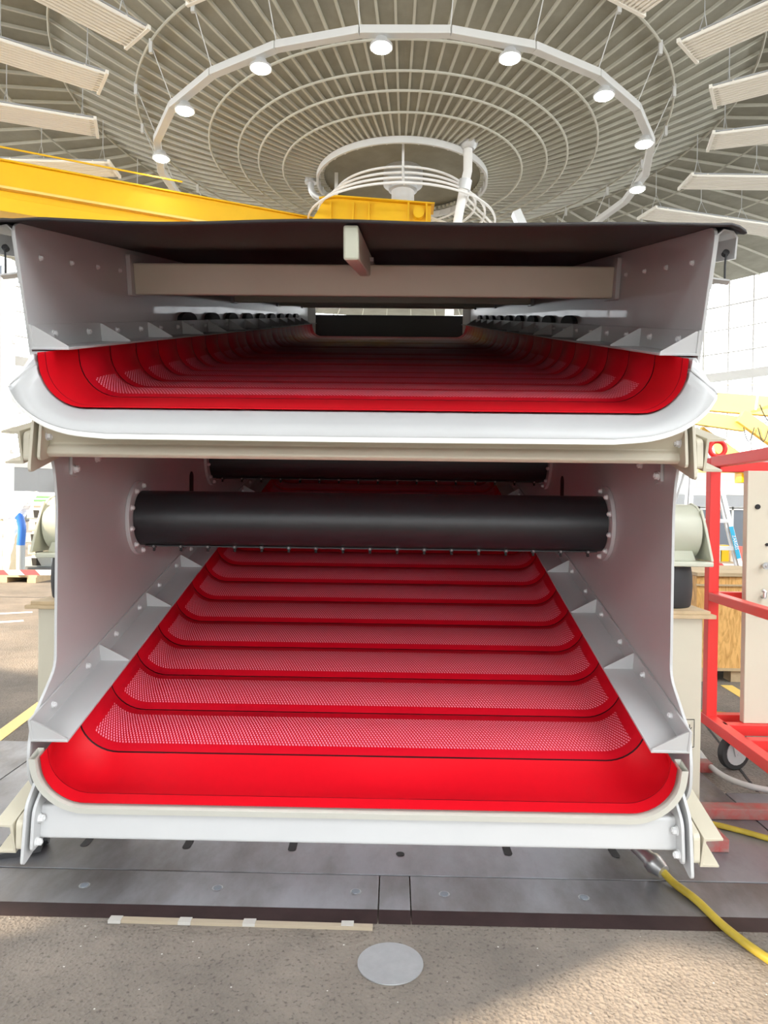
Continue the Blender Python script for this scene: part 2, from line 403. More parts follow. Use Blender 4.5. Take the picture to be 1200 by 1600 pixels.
# ring walkway beam with wires
NODE_R, NODE_Z = .328, 1.5 + .448 * D
t = thing('lighting_ring', 'large white many-sided ring hung on wires below the roof', 'lighting ring', hp(0, 0, NODE_Z))
m = MB(); nodes_ = [hp(NODE_R, R(7.5 + 15 * k), NODE_Z) for k in range(24)]
for k in range(24):
    a, b_ = nodes_[k], nodes_[(k + 1) % 24]; m.bar(a, b_, .30, .26)
m.build('ring_beam', RIBL, t, bevel=.02)
for k in range(24):
    m = MB(); q = nodes_[k]; m.bar(q + Vector((0, 0, -.22)), q + Vector((0, 0, .3)), .34, .34); m.build('joint', RIBL, t)
m0 = MB()
for k in range(24):
    a = R(7.5 + 15 * k); m = MB()
    m.tube([nodes_[k] + Vector((0, 0, .1)), hp(.353, a, hz(.353) - .1)], .018, 6)
    m.box(*sum(([v - .06, v + .06] for v in hp(.353, a, 0)[:2]), []), hz(.353) - .4, hz(.353) + .1)
    m.build('hanger_rod', RIBL, t)
# lamps
def lamp(a, label):
    p = hp(.322, a, 1.5 + .4345 * D)
    t = thing('high_bay_lamp', label, 'lamp', p, 'round lamps under the lighting ring')
    m = MB(); m.tube([p + Vector((0, 0, .02)), p + Vector((0, 0, .1)), p + Vector((0, 0, .16)), p + Vector((0, 0, .32))], [.36, .36, .24, .18], 24); m.build('housing', GALV, t, smooth=True)
    m = MB(); m.tube([p + Vector((0, 0, -.02)), p + Vector((0, 0, .03))], .27, 24); m.build('lens', LAMP, t)
    m = MB(); m.tube([p + Vector((0, 0, .3)), p + Vector((0, 0, .45)), hp(.328, a, NODE_Z)], .03, 6); m.build('hanger', GALV, t)
lab = ['lit round lamp low at the left, above the yellow girder end', 'second lit round lamp up the left side of the ring', 'third lit lamp from the left, left of the topmost one',
       'topmost lit round lamp at the top middle of the ring', 'first lit lamp right of the topmost one', 'second lit lamp right of the topmost one',
       'third lit lamp right of the topmost one, at the ring bend', 'lowest lit lamp on the right, beside a hanging panel']
for i in range(8): lamp(R(-71.5 + 22.5 * i), lab[i])

# radiant heating panels
PZ = 1.5 + .46 * D
def panel_proto():
    Lh = .25 * D; W = 1.4
    nt = 9
    m = MB()
    for i in range(nt):
        c = -W / 2 + W * (i + .5) / nt; h_ = .056
        m.add([(x, c + y, z) for x in (0, Lh) for y, z in ((-h_, .035), (-h_, -.03), (-.03, -.06), (.03, -.06), (h_, -.03), (h_, .035))],
              [(0, 1, 2, 3, 4, 5), (11, 10, 9, 8, 7, 6)] + [(q, (q + 1) % 6, 6 + (q + 1) % 6, 6 + q) for q in range(6)])
    for x in (.5, Lh / 2, Lh - .5): m.box(x - .03, x + .03, -W / 2, W / 2, .03, .07)
    bk = MB(); bk.box(-.17, Lh + .16, -W / 2, W / 2, .045, .09)
    body = m
    e = MB()
    e.box(-.28, -.17, -W / 2 - .08, W / 2 + .08, -.07, .07); e2 = MB(); e2.box(Lh + .16, Lh + .28, -W / 2 - .08, W / 2 + .08, -.07, .07)
    g = m
    for x in (-.18, Lh - .02):
        for i in range(nt):
            c = -W / 2 + W * (i + .5) / nt; g.box(x, x + .2, c - .035, c + .035, -.04, .04)
    hs = []
    for x in (.3, Lh * .37, Lh * .68, Lh - .3):
        h = MB(); hs.append(h)
        for y in (-.5, .5): h.tube([(x, y, .1), (x + .0, 0, 1.0)], .016, 5)
        h.tube([(x, 0, 1.0), (x, 0, 2.2)], .02, 5)
    return body, e, e2, hs, bk
pb, pe, pg, ph_, pk = panel_proto()
proto = {}
def place_panel(adeg, label):
    a = R(adeg); p = hp(.405, a, PZ)
    t = thing('radiant_heating_panel', label, 'heating panel', p, 'white heating panels hung around the roof')
    t.rotation_euler = (0, 0, a - PI / 2)
    for nm, mb, mt in (('panel_body', pb, PANEL), ('end_pipe', pe, PANEL), ('outer_end_pipe', pg, PANEL), ('backing_sheet', pk, WALLG)) + tuple(('hanger', h_, GALV) for h_ in ph_):
        if id(mb) not in proto:
            o = mb.build(nm, mt, loc=(0, 0, 0)); o.location = (0, 0, 0); proto[id(mb)] = o; o.parent = t
        else:
            o = proto[id(mb)].copy(); col.objects.link(o); o.parent = t; o.location = (0, 0, 0)
ordn = ['sliver of a', 'large', 'second', 'third', 'fourth', 'fifth', 'sixth', 'seventh', 'eighth']
desc = {'left': ['sliver of a white ribbed panel cut off by the top edge, left of the ring', 'white ribbed heating panel nearest the top left corner', 'white ribbed heating panel second from the top on the left',
                 'white ribbed heating panel third from the top on the left', 'white ribbed heating panel on the left just above the yellow girder', 'white heating panel on the left glimpsed below the yellow girder',
                 'white heating panel far left beside the black cover end', 'lowest white heating panel glimpsed far left by the column'],
        'right': ['white ribbed heating panel cut off by the top edge, right of the ring', 'white ribbed heating panel nearest the top right corner', 'white ribbed heating panel second below the top right corner one',
                  'white ribbed heating panel third below the top right corner one', 'white ribbed heating panel just above the long one touching the ring', 'long white heating panel on the right, its tip beside the lowest lamp',
                  'white heating panel on the right level with the black cover end', 'lowest white heating panel on the right before the bright windows']}
for side, sg in (('left', -1), ('right', 1)):
    for i, ang in enumerate((27, 41.7, 56.1, 71.1, 87, 102, 117, 132) if sg < 0 else (30.6, 45.6, 60, 75, 91, 106.5, 121.5, 136.5)): place_panel(sg * ang, desc[side][i])

# hub: pivot column, hoop basket, drain pipes
hc = hp(0, 0, 0)
t = thing('crane_pivot', 'white flanged pivot column hanging from the middle of the roof', 'pivot column', (hc.x, hc.y, 14.9))
c_ = Vector((HX + .05, HY - .3, 0))
m = MB(); m.tube([c_ + Vector((0, 0, z)) for z in (14.6, 15.9)], .52, 28); m.build('shaft', WHITEP, t, smooth=True)
m = MB(); m.tube([c_ + Vector((0, 0, z)) for z in (15.9, 15.95, 16.15, 16.2, 16.9)], [.52, .66, .66, .9, .9], 28); m.build('collar', GALV, t, smooth=True)
for k in range(16):
    a = 2 * PI * k / 16; m = MB(); q = c_ + Vector((.75 * math.cos(a), .75 * math.sin(a), 0)); m.bar(q + Vector((0, 0, 15.95)), q + Vector((0, 0, 16.3)), .07, .07); m.build('clamp', STEELB, t)
t = thing('hoop_cage', 'white hoop railing cage hanging under the roof centre', 'railing', hp(0, 0, 14.5))
for r, h in ((.092, .432), (.103, .4195), (.116, .407), (.130, .3945)):
    m = MB(); m.tube([hp(r, 2 * PI * k / 72, 1.5 + h * D) for k in range(72)], .055, 6, closed=True); m.build('hoop', WHITEP, t, smooth=True)
for k in range(8):
    a = R(45 * k + .5)
    m = MB()
    if k % 2 == 0: m.bar(hp(.092, a, hz(.117) + .5), hp(.092, a, 1.5 + .43 * D), .16, .10, up=(math.cos(a), math.sin(a), 0))
    m.tube([hp(.092, a, 1.5 + .432 * D), hp(.130, a, 1.5 + .3945 * D)], .06, 6)
    m.tube([hp(.0900, a + .01, 1.5 + .425 * D), hp(.124, a + .01, 1.5 + .3945 * D)], .04, 6)
    if k % 2 == 0: m.build('post', WHITEP, t)
t = thing('drain_pipe', 'thick white pipe dropping from the roof ring, right of the pivot', 'pipe', (2.8, 30.5, 12))
m = MB(); pts = [(3.0, 30.0, 16.55), (3.0, 30.0, 15.6), (2.85, 30.1, 14.9), (2.45, 30.2, 12.6), (2.3, 30.3, 9)]
m.tube(pts, [.19, .19, .19, .19, .19], 14); m.build('pipe', WHITEP, t, smooth=True)
m = MB(); m.tube([(3.0, 30.0, 16.95), (3.0, 30.0, 16.7), (3.0, 30.0, 16.5)], [.42, .42, .26], 18); m.build('outlet_head', GALV, t, smooth=True)
m = MB(); m.tube([(2.93, 30.05, 15.25), (2.86, 30.1, 14.85)], .27, 16); m.build('coupling', GALV, t, smooth=True)
t = thing('bent_drain_pipe', 'short grey bent pipe at the left of the roof ring', 'pipe', (-3.6, 31.5, 14.5))
m = MB(); m.tube(spline([(-4.0, 33.2, 16.6), (-3.97, 33.2, 16.2), (-3.75, 33.2, 15.9), (-3.3, 33.2, 15.75), (-2.6, 33.2, 15.6)], 5), .15, 12); m.build('pipe', GALV, t, smooth=True)
m = MB(); m.tube([(-4.0, 33.2, 16.9), (-4.0, 33.2, 16.5)], .28, 14); m.build('outlet_head', GALV, t, smooth=True)
t = thing('cable_tube', 'thin white tube running down to the right of the pivot', 'tube', (3, 32, 13.5))
m = MB(); m.tube([(1.0, 32.6, 14.9), (5.5, 32.6, 13.3)], .07, 8); m.build('tube', WHITEP, t)
m = MB(); m.bar((5.2, 31, 14.3), (5.8, 31, 13.0), .5, .35); m.build('bracket', GALV, t)

# yellow girder crane
A = Vector((-.477 * D - 8 * 2.1, .854 * D - 3.1 * 2.1, 0)); 
gd = Vector((-.348, -.163, 0)).normalized(); gn = Vector((gd.y, -gd.x, 0))      # gn points towards the camera side
if gn.y > 0: gn = -gn
P1 = Vector((.13 - .129 * D + 1.3, 1.017 * D + .6, 0)); P0 = P1 + gd * 28
t = thing('bridge_crane', 'yellow steel girder crane crossing below the roof on the left', 'crane', (P1.x, P1.y, 12.9))
ZG1, ZG0 = 14.8, 12.75
m = MB(); m.bar(P0 + Vector((0, 0, (ZG1 + ZG0) / 2)), P1 + Vector((0, 0, (ZG1 + ZG0) / 2)), 1.0, ZG1 - ZG0); m.build('girder', YEL, t, bevel=.02)
m = MB(); m.bar(P0 + Vector((0, 0, ZG1 + .03)), P1 + Vector((0, 0, ZG1 + .03)), 1.25, .06)
m.build('top_flange', YEL, t)
m = MB(); q = gn * .62; m.bar(P0 + q + Vector((0, 0, 13.72)), P1 + q + Vector((0, 0, 13.72)), .26, .10)
m.build('cable_tray', YEL2, t)
m = MB(); q = gn * .7; m.bar(P0 + q + Vector((0, 0, 13.0)), P1 + q + Vector((0, 0, 13.0)), .4, .55)
m.build('lower_beam', YEL, t, bevel=.02)
m = MB(); q = gn * .5
ra = P1 - gd * 0
for s_ in (7.6, 14.4, 21): 
    bse = P1 + gd * s_ + q; m.bar(bse + Vector((0, 0, ZG1)), bse + Vector((0, 0, ZG1 + .55)), .07, .07)
a_, b_ = P1 + gd * 7.3 + q, P1 + gd * 27 + q
m.bar(a_ + Vector((0, 0, ZG1 + .55)), b_ + Vector((0, 0, ZG1 + .55)), .05, .06)
m.build('handrail', YEL, t)
for s_ in (9, 15):
    m = MB(); bse = P1 + gd * s_ + gn * .52; m.bar(bse + Vector((0, 0, 14.0)), bse + Vector((0, 0, 14.35)), .12, .06); m.build('stop_block', DARK, t)
for s_ in (26,):                                       # carriage at the outer end, out of frame
    m = MB(); bse = P1 + gd * s_; m.bar(bse + Vector((0, 0, 0)), bse + Vector((0, 0, ZG0)), .8, .8); m.build('leg', YEL, t)
ys0, ys1 = 31.6, 32.4
m = MB(); m.extr([(-4.3, ys0, 13.2), (1.55, ys0, 13.2), (1.55, ys0, 14.82), (-2.6, ys0, 15.12), (-3.2, ys0, 15.05)], (0, ys1 - ys0, 0)); hg = m.build('head_girder', YEL, t, bevel=.02)
m = MB(); m.extr([(-3.4, ys0 - .2, 15.1), (-2.6, ys0 - .2, 15.18), (1.7, ys0 - .2, 14.88), (1.7, ys0 - .2, 14.82), (-2.6, ys0 - .2, 15.12), (-3.4, ys0 - .2, 15.03)], (0, 1.2, 0)); m.build('top_flange', YEL, hg)
for x in (-2.9, -1.9, -1.2, .55, 1.35):
    m = MB(); m.box(x - .04, x + .04, ys0 - .18, ys0, 13.2, 14.9); m.build('stiffener', YEL, hg)
m = MB(); m.tube([(1.0, ys0 - .02, 14.4), (1.0, ys0 - .3, 14.4)], .24, 16); m.build('round_cap', YEL, hg, smooth=True)

# ================================================================== FLOOR STEEL
def plate(x0, x1, y0, y1, z, label, m_=PLATE, name='floor_plate', grp='steel plates let into the floor'):
    mb = MB(); mb.box(x0, x1, y0, y1, 0, z); o = mb.build(name, m_, bevel=.002); tag(o, label, 'floor plate', grp); return o
def floorplate(x0, x1, y0, y1, label, slots=(), edge=False):
    t = thing('floor_plate', label, 'floor plate', ((x0 + x1) / 2, (y0 + y1) / 2, 0), 'steel plates let into the floor')
    mb = MB(); mb.box(x0, x1, y0, y1, .0005, .012); mb.build('plate', PLATE, t, bevel=.002)
    if edge:
        mb = MB(); mb.add([(x0, y0 - .07, .001), (x1, y0 - .07, .001), (x1, y0, .012), (x0, y0, .012), (x0, y0, .001), (x1, y0, .001)], [(0, 1, 2, 3), (0, 4, 5, 1), (0, 3, 4), (1, 5, 2), (4, 3, 2, 5)])
        mb.build('bevelled_edge', MAROON, t)
    for (sx, sy, l, wd) in slots:
        mb = MB(); p = [(sx + wd * math.cos(q), sy + (l if math.sin(q) > 0 else -l) + wd * math.sin(q), .0125) for q in [R(d) for d in range(0, 360, 20)]]
        mb.extr(p, (0, 0, .0008)); mb.build('slot', DARK, t)
    return t
bolts_ = [(-.538, 2.725), (-.002, 2.719)]
fa = floorplate(-2.25, .085, 2.60, 2.842, 'long front steel strip left of the round floor cover', edge=True)
fb = floorplate(.09, .205, 2.60, 2.842, 'short steel strip piece behind the round floor cover', edge=True)
fc = floorplate(.21, 2.6, 2.60, 2.842, 'long front steel strip right of the round floor cover', edge=True)
for p, par in (((-1.056, 2.723), fa), ((-.538, 2.725), fa), ((-.002, 2.719), fa), ((.338, 2.714), fc), ((.871, 2.712), fc), ((1.6, 2.71), fc)):
    m = MB(); m.tube([(p[0], p[1], .012), (p[0], p[1], .0145)], .016, 14); m.build('screw', DOORG, par)
    m = MB(); m.tube([(p[0], p[1], .012), (p[0], p[1], .0124)], .022, 9); m.build('scuffed_patch', DISC, par)
floorplate(-1.955, 1.88, 2.85, 4.35, 'wide scuffed steel plate under the machine front',
           [(x, 3.075 if i != 3 else 3.02, .03 if i != 3 else .001, .018) for i, x in enumerate((-1.198, -.754, -.296, .171, .635, 1.095))])
floorplate(-3.4, -1.962, 2.85, 4.35, 'bluish steel plate to the left of the machine')
floorplate(1.888, 3.4, 2.85, 3.75, 'steel plate to the right under the red base bars', [(2.25, 3.4, .1, .012)])
floorplate(-1.955, 1.5, 4.36, 9.5, 'steel plate far beneath the machine')
m = MB(); m.tube([(.134, 2.312, .0), (.134, 2.312, .004)], .108, 48)
tag(m.build('floor_cover', DISC, bevel=.001), 'round flat grey metal cover in the concrete at the bottom', 'floor cover')
m = MB(); m.bar((-.868, 2.513, .006), (.07, 2.500, .006), .022, .012)
t = thing('metal_strip', 'thin tan metal strip taped along the steel plate edge', 'strip', (-.4, 2.507, 0))
m.build('strip', mat('tan_strip', (.34, .28, .2), .6), t)
for x in (-.85, -.6, -.37, -.02):
    m = MB(); m.box(x - .022, x + .022, 2.494, 2.525, .002, .0135); m.build('tape_piece', mat('grey_tape', (.42, .4, .37), .6), t)
m = MB(); m.bar((-2.34, 4.2, .002), (-2.50, 5.5, .002), .1, .002); tag(m.build('yellow_line', YEL2), 'worn yellow floor marking left of the machine', 'floor marking')
m = MB(); m.bar((2.9, 4.6, .002), (2.98, 6.1, .002), .1, .002); tag(m.build('yellow_line', YEL2), 'worn yellow floor marking behind the red trolley', 'floor marking')
for i, (a, b_) in enumerate((((-5.3, 9.2), (-4.75, 9.5)), ((-5.0, 8.5), (-4.5, 8.8)))):
    m = MB(); m.bar((*a, .002), (*b_, .002), .12, .002); tag(m.build('white_line', WHITEP), 'white tape strip on the far left floor, %s of two' % ('farther' if i == 0 else 'nearer'), 'floor marking', 'white floor strips')
m = MB(); m.bar((2.08, 3.8, .001), (2.62, 6.5, .001), .015, .002); m.bar((2.25, 2.0, .001), (2.08, 3.8, .001), .001, .001)
struct(m.build('trim_6', DARK), 'dark joint in the concrete on the right')

# ================================================================== THE MACHINE
SL = .268; AL = math.atan(SL); SA, CA = math.sin(AL), math.cos(AL)
def Lz(Y): return -.343 + SL * Y
def Uz(Y): return 1.151 + SL * Y
def DP(x, Y, n, base): return Vector((x, Y - n * SA, base(Y) + n * CA))
YE = 10.95
mach = thing('vibrating_screen', 'large light grey double-deck vibrating screen with red perforated mats and black cover', 'screening machine', (0, 6.5, 0))
# side plates
def rounded(pts, r=.03, n=4):
    out = []; k = len(pts)
    for i in range(k):
        p, a, c = Vector((*pts[i], 0)), Vector((*pts[i - 1], 0)), Vector((*pts[(i + 1) % k], 0))
        da, dc = (a - p), (c - p); rr = min(r, da.length * .45, dc.length * .45)
        s, e = p + da.normalized() * rr, p + dc.normalized() * rr
        for j in range(n + 1):
            t_ = j / n; q = s * (1 - t_) ** 2 + p * 2 * t_ * (1 - t_) + e * t_ * t_; out.append((q.x, q.y))
    return out
outline = [(2.53, 2.50), (2.665, 2.08), (2.70, 1.95), (2.76, 1.80), (2.86, 1.64), (2.885, 1.50), (2.885, .82), (2.70, .655), (2.675, .56), (2.675, .44), (2.80, .30),
           (YE, Lz(YE) - .14), (YE, 2.50 + SL * (YE - 2.53))]
for s in (-1, 1):
    m = MB(); m.prism(rounded(outline, .05), s * 1.25, s * 1.262); m.build('side_plate', GREY, mach, bevel=.002)
# red mats
RX, RR, RH = 1.17, .15, .196
def xsec():
    p = [(-RX, RH), (-RX, RR + .02)]
    p += [(-RX + RR - RR * math.cos(R(q)), RR - RR * math.sin(R(q))) for q in range(0, 91, 9)]
    p += [(x, 0) for x in (-.8, -.5, -.2, 0)]
    return p + [(-x, z) for x, z in p[::-1][1:]]
XS = xsec()
def xnorm(i):
    a, b_ = XS[max(i - 1, 0)], XS[min(i + 1, len(XS) - 1)]; d = Vector((b_[0] - a[0], b_[1] - a[1])).normalized()
    return Vector((d.y, -d.x))                                   # outward (down at the floor)
def mat_mesh(Y0, Y1, base, sag, nv=9, wob=0., front=None):
    rows, uvs = [], []
    us = [0]
    for i in range(1, len(XS)): us.append(us[-1] + math.hypot(XS[i][0] - XS[i - 1][0], XS[i][1] - XS[i - 1][1]))
    mid = us[-1] / 2
    for j in range(nv):
        v = j / (nv - 1); Y = Y0 + (Y1 - Y0) * v; r_, q_ = [], []
        for i, (x, n) in enumerate(XS):
            k = sag * 4 * v * (1 - v)
            if wob: k += wob * math.sin(v * PI) * (math.sin(x * 5.1 + 1) + .6 * math.sin(x * 11.3))
            e = min(1, min(i, len(XS) - 1 - i) / 3)
            on = xnorm(i) * k * e
            r_.append(DP(x + on.x, Y, n + on.y, base)); q_.append((us[i] - mid, .001 + .998 * v))
        rows.append(r_); uvs.append(q_)
    mb = MB(); mb.grid(rows, uvs); return mb
PITCH = .3187
for base, nm, y0 in ((Lz, 'lower', 2.645), (Uz, 'upper', 2.60)):
    Y = 2.96 if nm == 'lower' else 2.93
    edge = y0 + .055
    mat_mesh(y0, edge, base, 0., 3).build('mat_edge', REDSOLID, mach, smooth=True)
    mat_mesh(edge, Y, base, .028 if nm == 'lower' else .0, 11, .011 if nm == 'lower' else .002).build('front_mat', REDSOLID, mach, smooth=True)
    k = 0
    while Y + PITCH < YE:
        sg = -.020 if nm == 'lower' else (-.012 if k % 2 else -.018)
        if nm == 'upper': sg += random.uniform(-.006, .006)
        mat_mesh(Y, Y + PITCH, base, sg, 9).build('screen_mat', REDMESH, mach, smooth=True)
        Y += PITCH; k += 1
# edge angles with gussets and bolts
gus = None; blt = None
def hexbolt(loc, axis, r=.013, h=.012):
    pass
m = MB(); m.tube([(0, 0, 0), (.004, 0, 0)], .017, 16); m.tube([(.004, 0, 0), (.017, 0, 0)], .0135, 6); m.tube([(.017, 0, 0), (.021, 0, 0)], .007, 8)
bolt_src = None
def bolt(x, y, z, s, par=None, sc=1.):                           # s: the bolt points towards -s along x
    global bolt_src
    par = par or mach
    if bolt_src is None:
        bolt_src = m_b.build('bolt', BOLT, par, loc=(0, 0, 0)); bolt_src.data.name = 'bolt'
        o = bolt_src; o.location = Vector((x, y, z)) - parent_world(par)
    else: o = inst(bolt_src, par, (x, y, z))
    o.rotation_euler = (0, 0, 0) if s < 0 else (0, 0, PI); o.scale = (sc * .82, sc * .82, sc * .82)
    return o
m_b = m
for base, y0 in ((Lz, 2.73), (Uz, 2.71)):
    for s in (-1, 1):
        x0, x1 = s * 1.249, s * 1.105
        prof = [(x0, .20), (x1, .20), (x1, .209), (s * 1.240, .209), (s * 1.240, .292), (x0, .292)]
        m = MB(); a = [DP(x, y0, n, base) for x, n in prof]; b_ = [DP(x, YE - .02, n, base) for x, n in prof]
        m.add(a + b_, [tuple(range(6))[::-1], tuple(range(6, 12))] + [(i, (i + 1) % 6, 6 + (i + 1) % 6, 6 + i) for i in range(6)])
        an = m.build('edge_angle', GREY, mach, bevel=.0015)
        if True:                                                 # rounded front tip of the angle
            m = MB(); m.extr([DP(s * 1.249, y0 - .0, .2, base), DP(s * 1.12, y0, .2, base), DP(s * 1.105, y0 + .01, .2, base)], (0, .001, 0))
        Yg = y0 + .004; k = 0
        while Yg < YE - .3:
            m = MB(); p = [DP(s * 1.240, Yg, .209, base), DP(s * 1.108, Yg, .209, base), DP(s * 1.108, Yg, .215, base), DP(s * 1.232, Yg, .288, base), DP(s * 1.240, Yg, .288, base)]
            m.extr(p, (0, .009, 0)); m.build('gusset', GREY, an)
            Yg += .62; k += 1
        Yb = y0 + .17; k = 0
        while Yb < (8.2 if base is Lz else 6.0):
            q = DP(s * 1.240, Yb, .255, base); bolt(q.x, q.y, q.z, s, an); Yb += .318; k += 1
        if base is Uz:
            Yp = 4.68
            while Yp < 9.8:
                m = MB(); p = [DP(s * 1.249, Yp + .17 * math.cos(R(q)), .294 + .05 * math.sin(R(q)), base) for q in range(0, 181, 15)]
                m.extr(p, (-s * .03, 0, 0)); m.build('rubber_pad', RUBD, an); Yp += .62
# lower white collar around the front mouth
def useg(off, base, Y, h=RH, dn=0.):
    x0 = RX + off; r_ = RR + off
    p = [(-x0, h), (-x0, RR + .01)] + [(-x0 + r_ - r_ * math.cos(R(q)), RR - r_ * math.sin(R(q))) for q in range(0, 91, 9)]
    p = p + [(0, -off)] + [(-x, z) for x, z in p[::-1]]
    return [DP(x, Y, n + dn, base) for x, n in p]
m = MB(); m.grid([useg(.012, Lz, 2.63), useg(.036, Lz, 2.63), useg(.036, Lz, 2.70), useg(.012, Lz, 2.70), useg(.012, Lz, 2.63)]); m.build('mouth_collar', mat('collar_paint', (.57, .56, .50), .42), mach, smooth=True)
# upper flared discharge lip
inn = useg(.014, Uz, 2.60); inn2 = useg(.03, Uz, 2.60, h=RH + .0)
outp = []
hw = [(-1.238, 2.66, 2.062), (-1.254, 2.59, 1.99), (-1.262, 2.52, 1.905)]
nI = len(inn)
def lerp_path(path, n):
    L_ = [0]
    for i in range(1, len(path)): L_.append(L_[-1] + (Vector(path[i]) - Vector(path[i - 1])).length)
    out = []
    for k in range(n):
        d = L_[-1] * k / (n - 1); i = 1
        while i < len(path) - 1 and L_[i] < d: i += 1
        t_ = (d - L_[i - 1]) / max(1e-9, L_[i] - L_[i - 1]); out.append(Vector(path[i - 1]).lerp(Vector(path[i]), min(1, t_)))
    return out
halfo = [(-1.238, 2.665, 2.062), (-1.252, 2.62, 1.99), (-1.262, 2.53, 1.905)] + spline([(-1.262, 2.53, 1.905), (-1.21, 2.50, 1.845), (-1.12, 2.475, 1.785), (-1.01, 2.46, 1.750), (-.88, 2.455, 1.737)], 4)[1:] + [(0, 2.455, 1.735)]
halfi = [tuple(p) for p in useg(.014, Uz, 2.60)[:nI // 2 + 1]]
n_ = 44
# parametrise both halves so that the crease and the corner correspond
def split3(path, i1, k1, i2, k2, k3):
    return lerp_path(path[:i1 + 1], k1)[:-1] + lerp_path(path[i1:i2 + 1], k2)[:-1] + lerp_path(path[i2:], k3)
ho = split3(halfo, 2, 5, len(halfo) - 2, 18, 10)
hi_ = split3(halfi, 2, 5, len(halfi) - 2, 18, 10)
def mirror(h): return h + [Vector((-p.x, p.y, p.z)) for p in h[::-1][1:]]
mid = [a.lerp(b_, .5) + Vector((0, 0, 0)) for a, b_ in zip(hi_, ho)]
m = MB(); K = 4
def rows_(sel): return [[p + Vector((0, .10, .027)) for p in sel(hi_)], sel(hi_), sel(mid), sel(ho)]
m.grid(rows_(lambda h: mirror(h[K:])))
for sg in (-1, 1): m.grid([[Vector((-sg * p.x, p.y, p.z)) for p in r_] for r_ in rows_(lambda h: h[:K + 1])])
o = m.build('discharge_lip', GREY, mach, smooth=True, solid=.012)
# bright rim under the lip
m = MB(); m.grid([mirror(ho), mirror([p + Vector((0, .004, -.016)) for p in ho]), mirror([p + Vector((0, .06, -.002)) for p in ho])])
m.build('lip_rim', WHITEP, mach, smooth=True, solid=.003)
# small weld ridge at the crease
for s in (-1, 1):
    a, b_ = Vector((s * 1.262, 2.527, 1.907)), Vector((s * 1.187, 2.585, 1.975)); m = MB(); m.tube([a, b_], .005, 6); m.build('weld_seam', GREY, mach)
# rear of the mouth: plate under the lip down to the cross beam
# front cross beams, end plates, lugs, outboard channels
for dz, dy, nm in ((0, 0, 'low'), (1.447, .03, 'up')):
    def q(y, z): return (y + dy, z + dz)
    if nm == 'low':
        pr = rounded([q(2.655, .352), q(2.77, .352), q(2.81, .265), q(2.64, .230)], .012)
        m = MB(); m.prism(pr, -1.19, 1.19); m.build('front_beam', GREY, mach, smooth=False)
    else:
        pr = [q(2.60, .338), q(2.70, .40), q(2.85, .42), q(2.88, .26), q(2.655, .222), q(2.635, .235), q(2.645, .262), q(2.665, .275)]
        m = MB(); m.prism(rounded(pr, .008), -1.19, 1.19); m.build('front_beam', CREAM, mach, smooth=False)  # cream on this beam stands in for warm light bounced off the floor
    for s in (-1, 1):
        # inner end plate
        m = MB(); m.prism(rounded([q(2.70, .44), q(2.60, .355), q(2.582, .20), q(2.80, .25), q(2.86, .45)], .03), s * 1.19, s * 1.202)
        m.build('end_plate', GREY if nm == 'low' else CREAM, mach, bevel=.002)
        m = MB(); m.prism(rounded([q(2.73, .50), q(2.595, .37), q(2.565, .155), q(2.86, .25), q(2.90, .48)], .03), s * 1.216, s * 1.228)
        m.build('bracket_plate', GREY if nm == 'low' else CREAM, mach, bevel=.002)
        m = MB(); m.prism(rounded([q(2.74, .35), q(2.60, .31), q(2.60, .20), q(2.80, .25)], .02), s * 1.236, s * 1.262); m.build('spacer_block', CREAM, mach, bevel=.003)
        for (y, z) in ((2.625, .31), (2.605, .23)) if nm == 'low' else ((2.63, .30),):
            bolt(s * 1.19, y + dy + .01, z + dz, s, mach, 1.25)
        # outboard channel running up along the machine
        zt_, zb_ = .305, .185
        yA, yB = 2.60 + dy, YE
        def ch(y, z): return z + dz + SL * (y - 2.6)
        prof = [(1.268, zt_), (1.338, zt_), (1.338, zt_ - .008), (1.278, zt_ - .012), (1.278, zb_ + .012), (1.338, zb_ + .008), (1.338, zb_), (1.268, zb_)]
        m = MB(); a = [Vector((s * x, yA - (z - .25) * SA, ch(yA, z))) for x, z in prof]; b_ = [Vector((s * x, yB, ch(yB, z))) for x, z in prof]
        m.add(a + b_, [tuple(range(8))[::-1], tuple(range(8, 16))] + [(i, (i + 1) % 8, 8 + (i + 1) % 8, 8 + i) for i in range(8)])
        m.build('outboard_channel', CREAM, mach, bevel=.0015)
# little lug and bolts under the upper beam
for s in (-1, 1):
    m = MB(); m.box(s * 1.10 - .006, s * 1.10 + .006, 2.95, 3.02, 1.62, 1.72)
    m = MB(); m.prism([(2.98, 1.72), (2.98, 1.615), (3.04, 1.605), (3.06, 1.72)], s * 1.236, s * 1.249); m.build('lug', GREY, mach, bevel=.002)
    bolt(s * 1.236, 3.005, 1.64, s, mach, 1.3); bolt(s * 1.249, 3.25, 1.70, s, mach, 1.3)
    for Yk in (2.72, 2.98, 3.24, 3.50, 3.76):
        q_ = Vector((s * 1.249, Yk, 2.50 + SL * (Yk - 2.53) - .115)); bolt(q_.x, q_.y, q_.z, s, mach, .8)
    # oval slot in the side plate
    for Ys, Zs in ((4.78, 1.625), (6.3, 2.03)):
        m = MB(); p = [(s * 1.2495, Ys + .045 * math.cos(R(a)), Zs + (.045 if math.sin(R(a)) > 0 else -.045) + .045 * math.sin(R(a))) for a in range(0, 360, 20)]
        m.extr(p, (-s * .003, 0, 0)); m.build('oval_slot', DARK, mach)
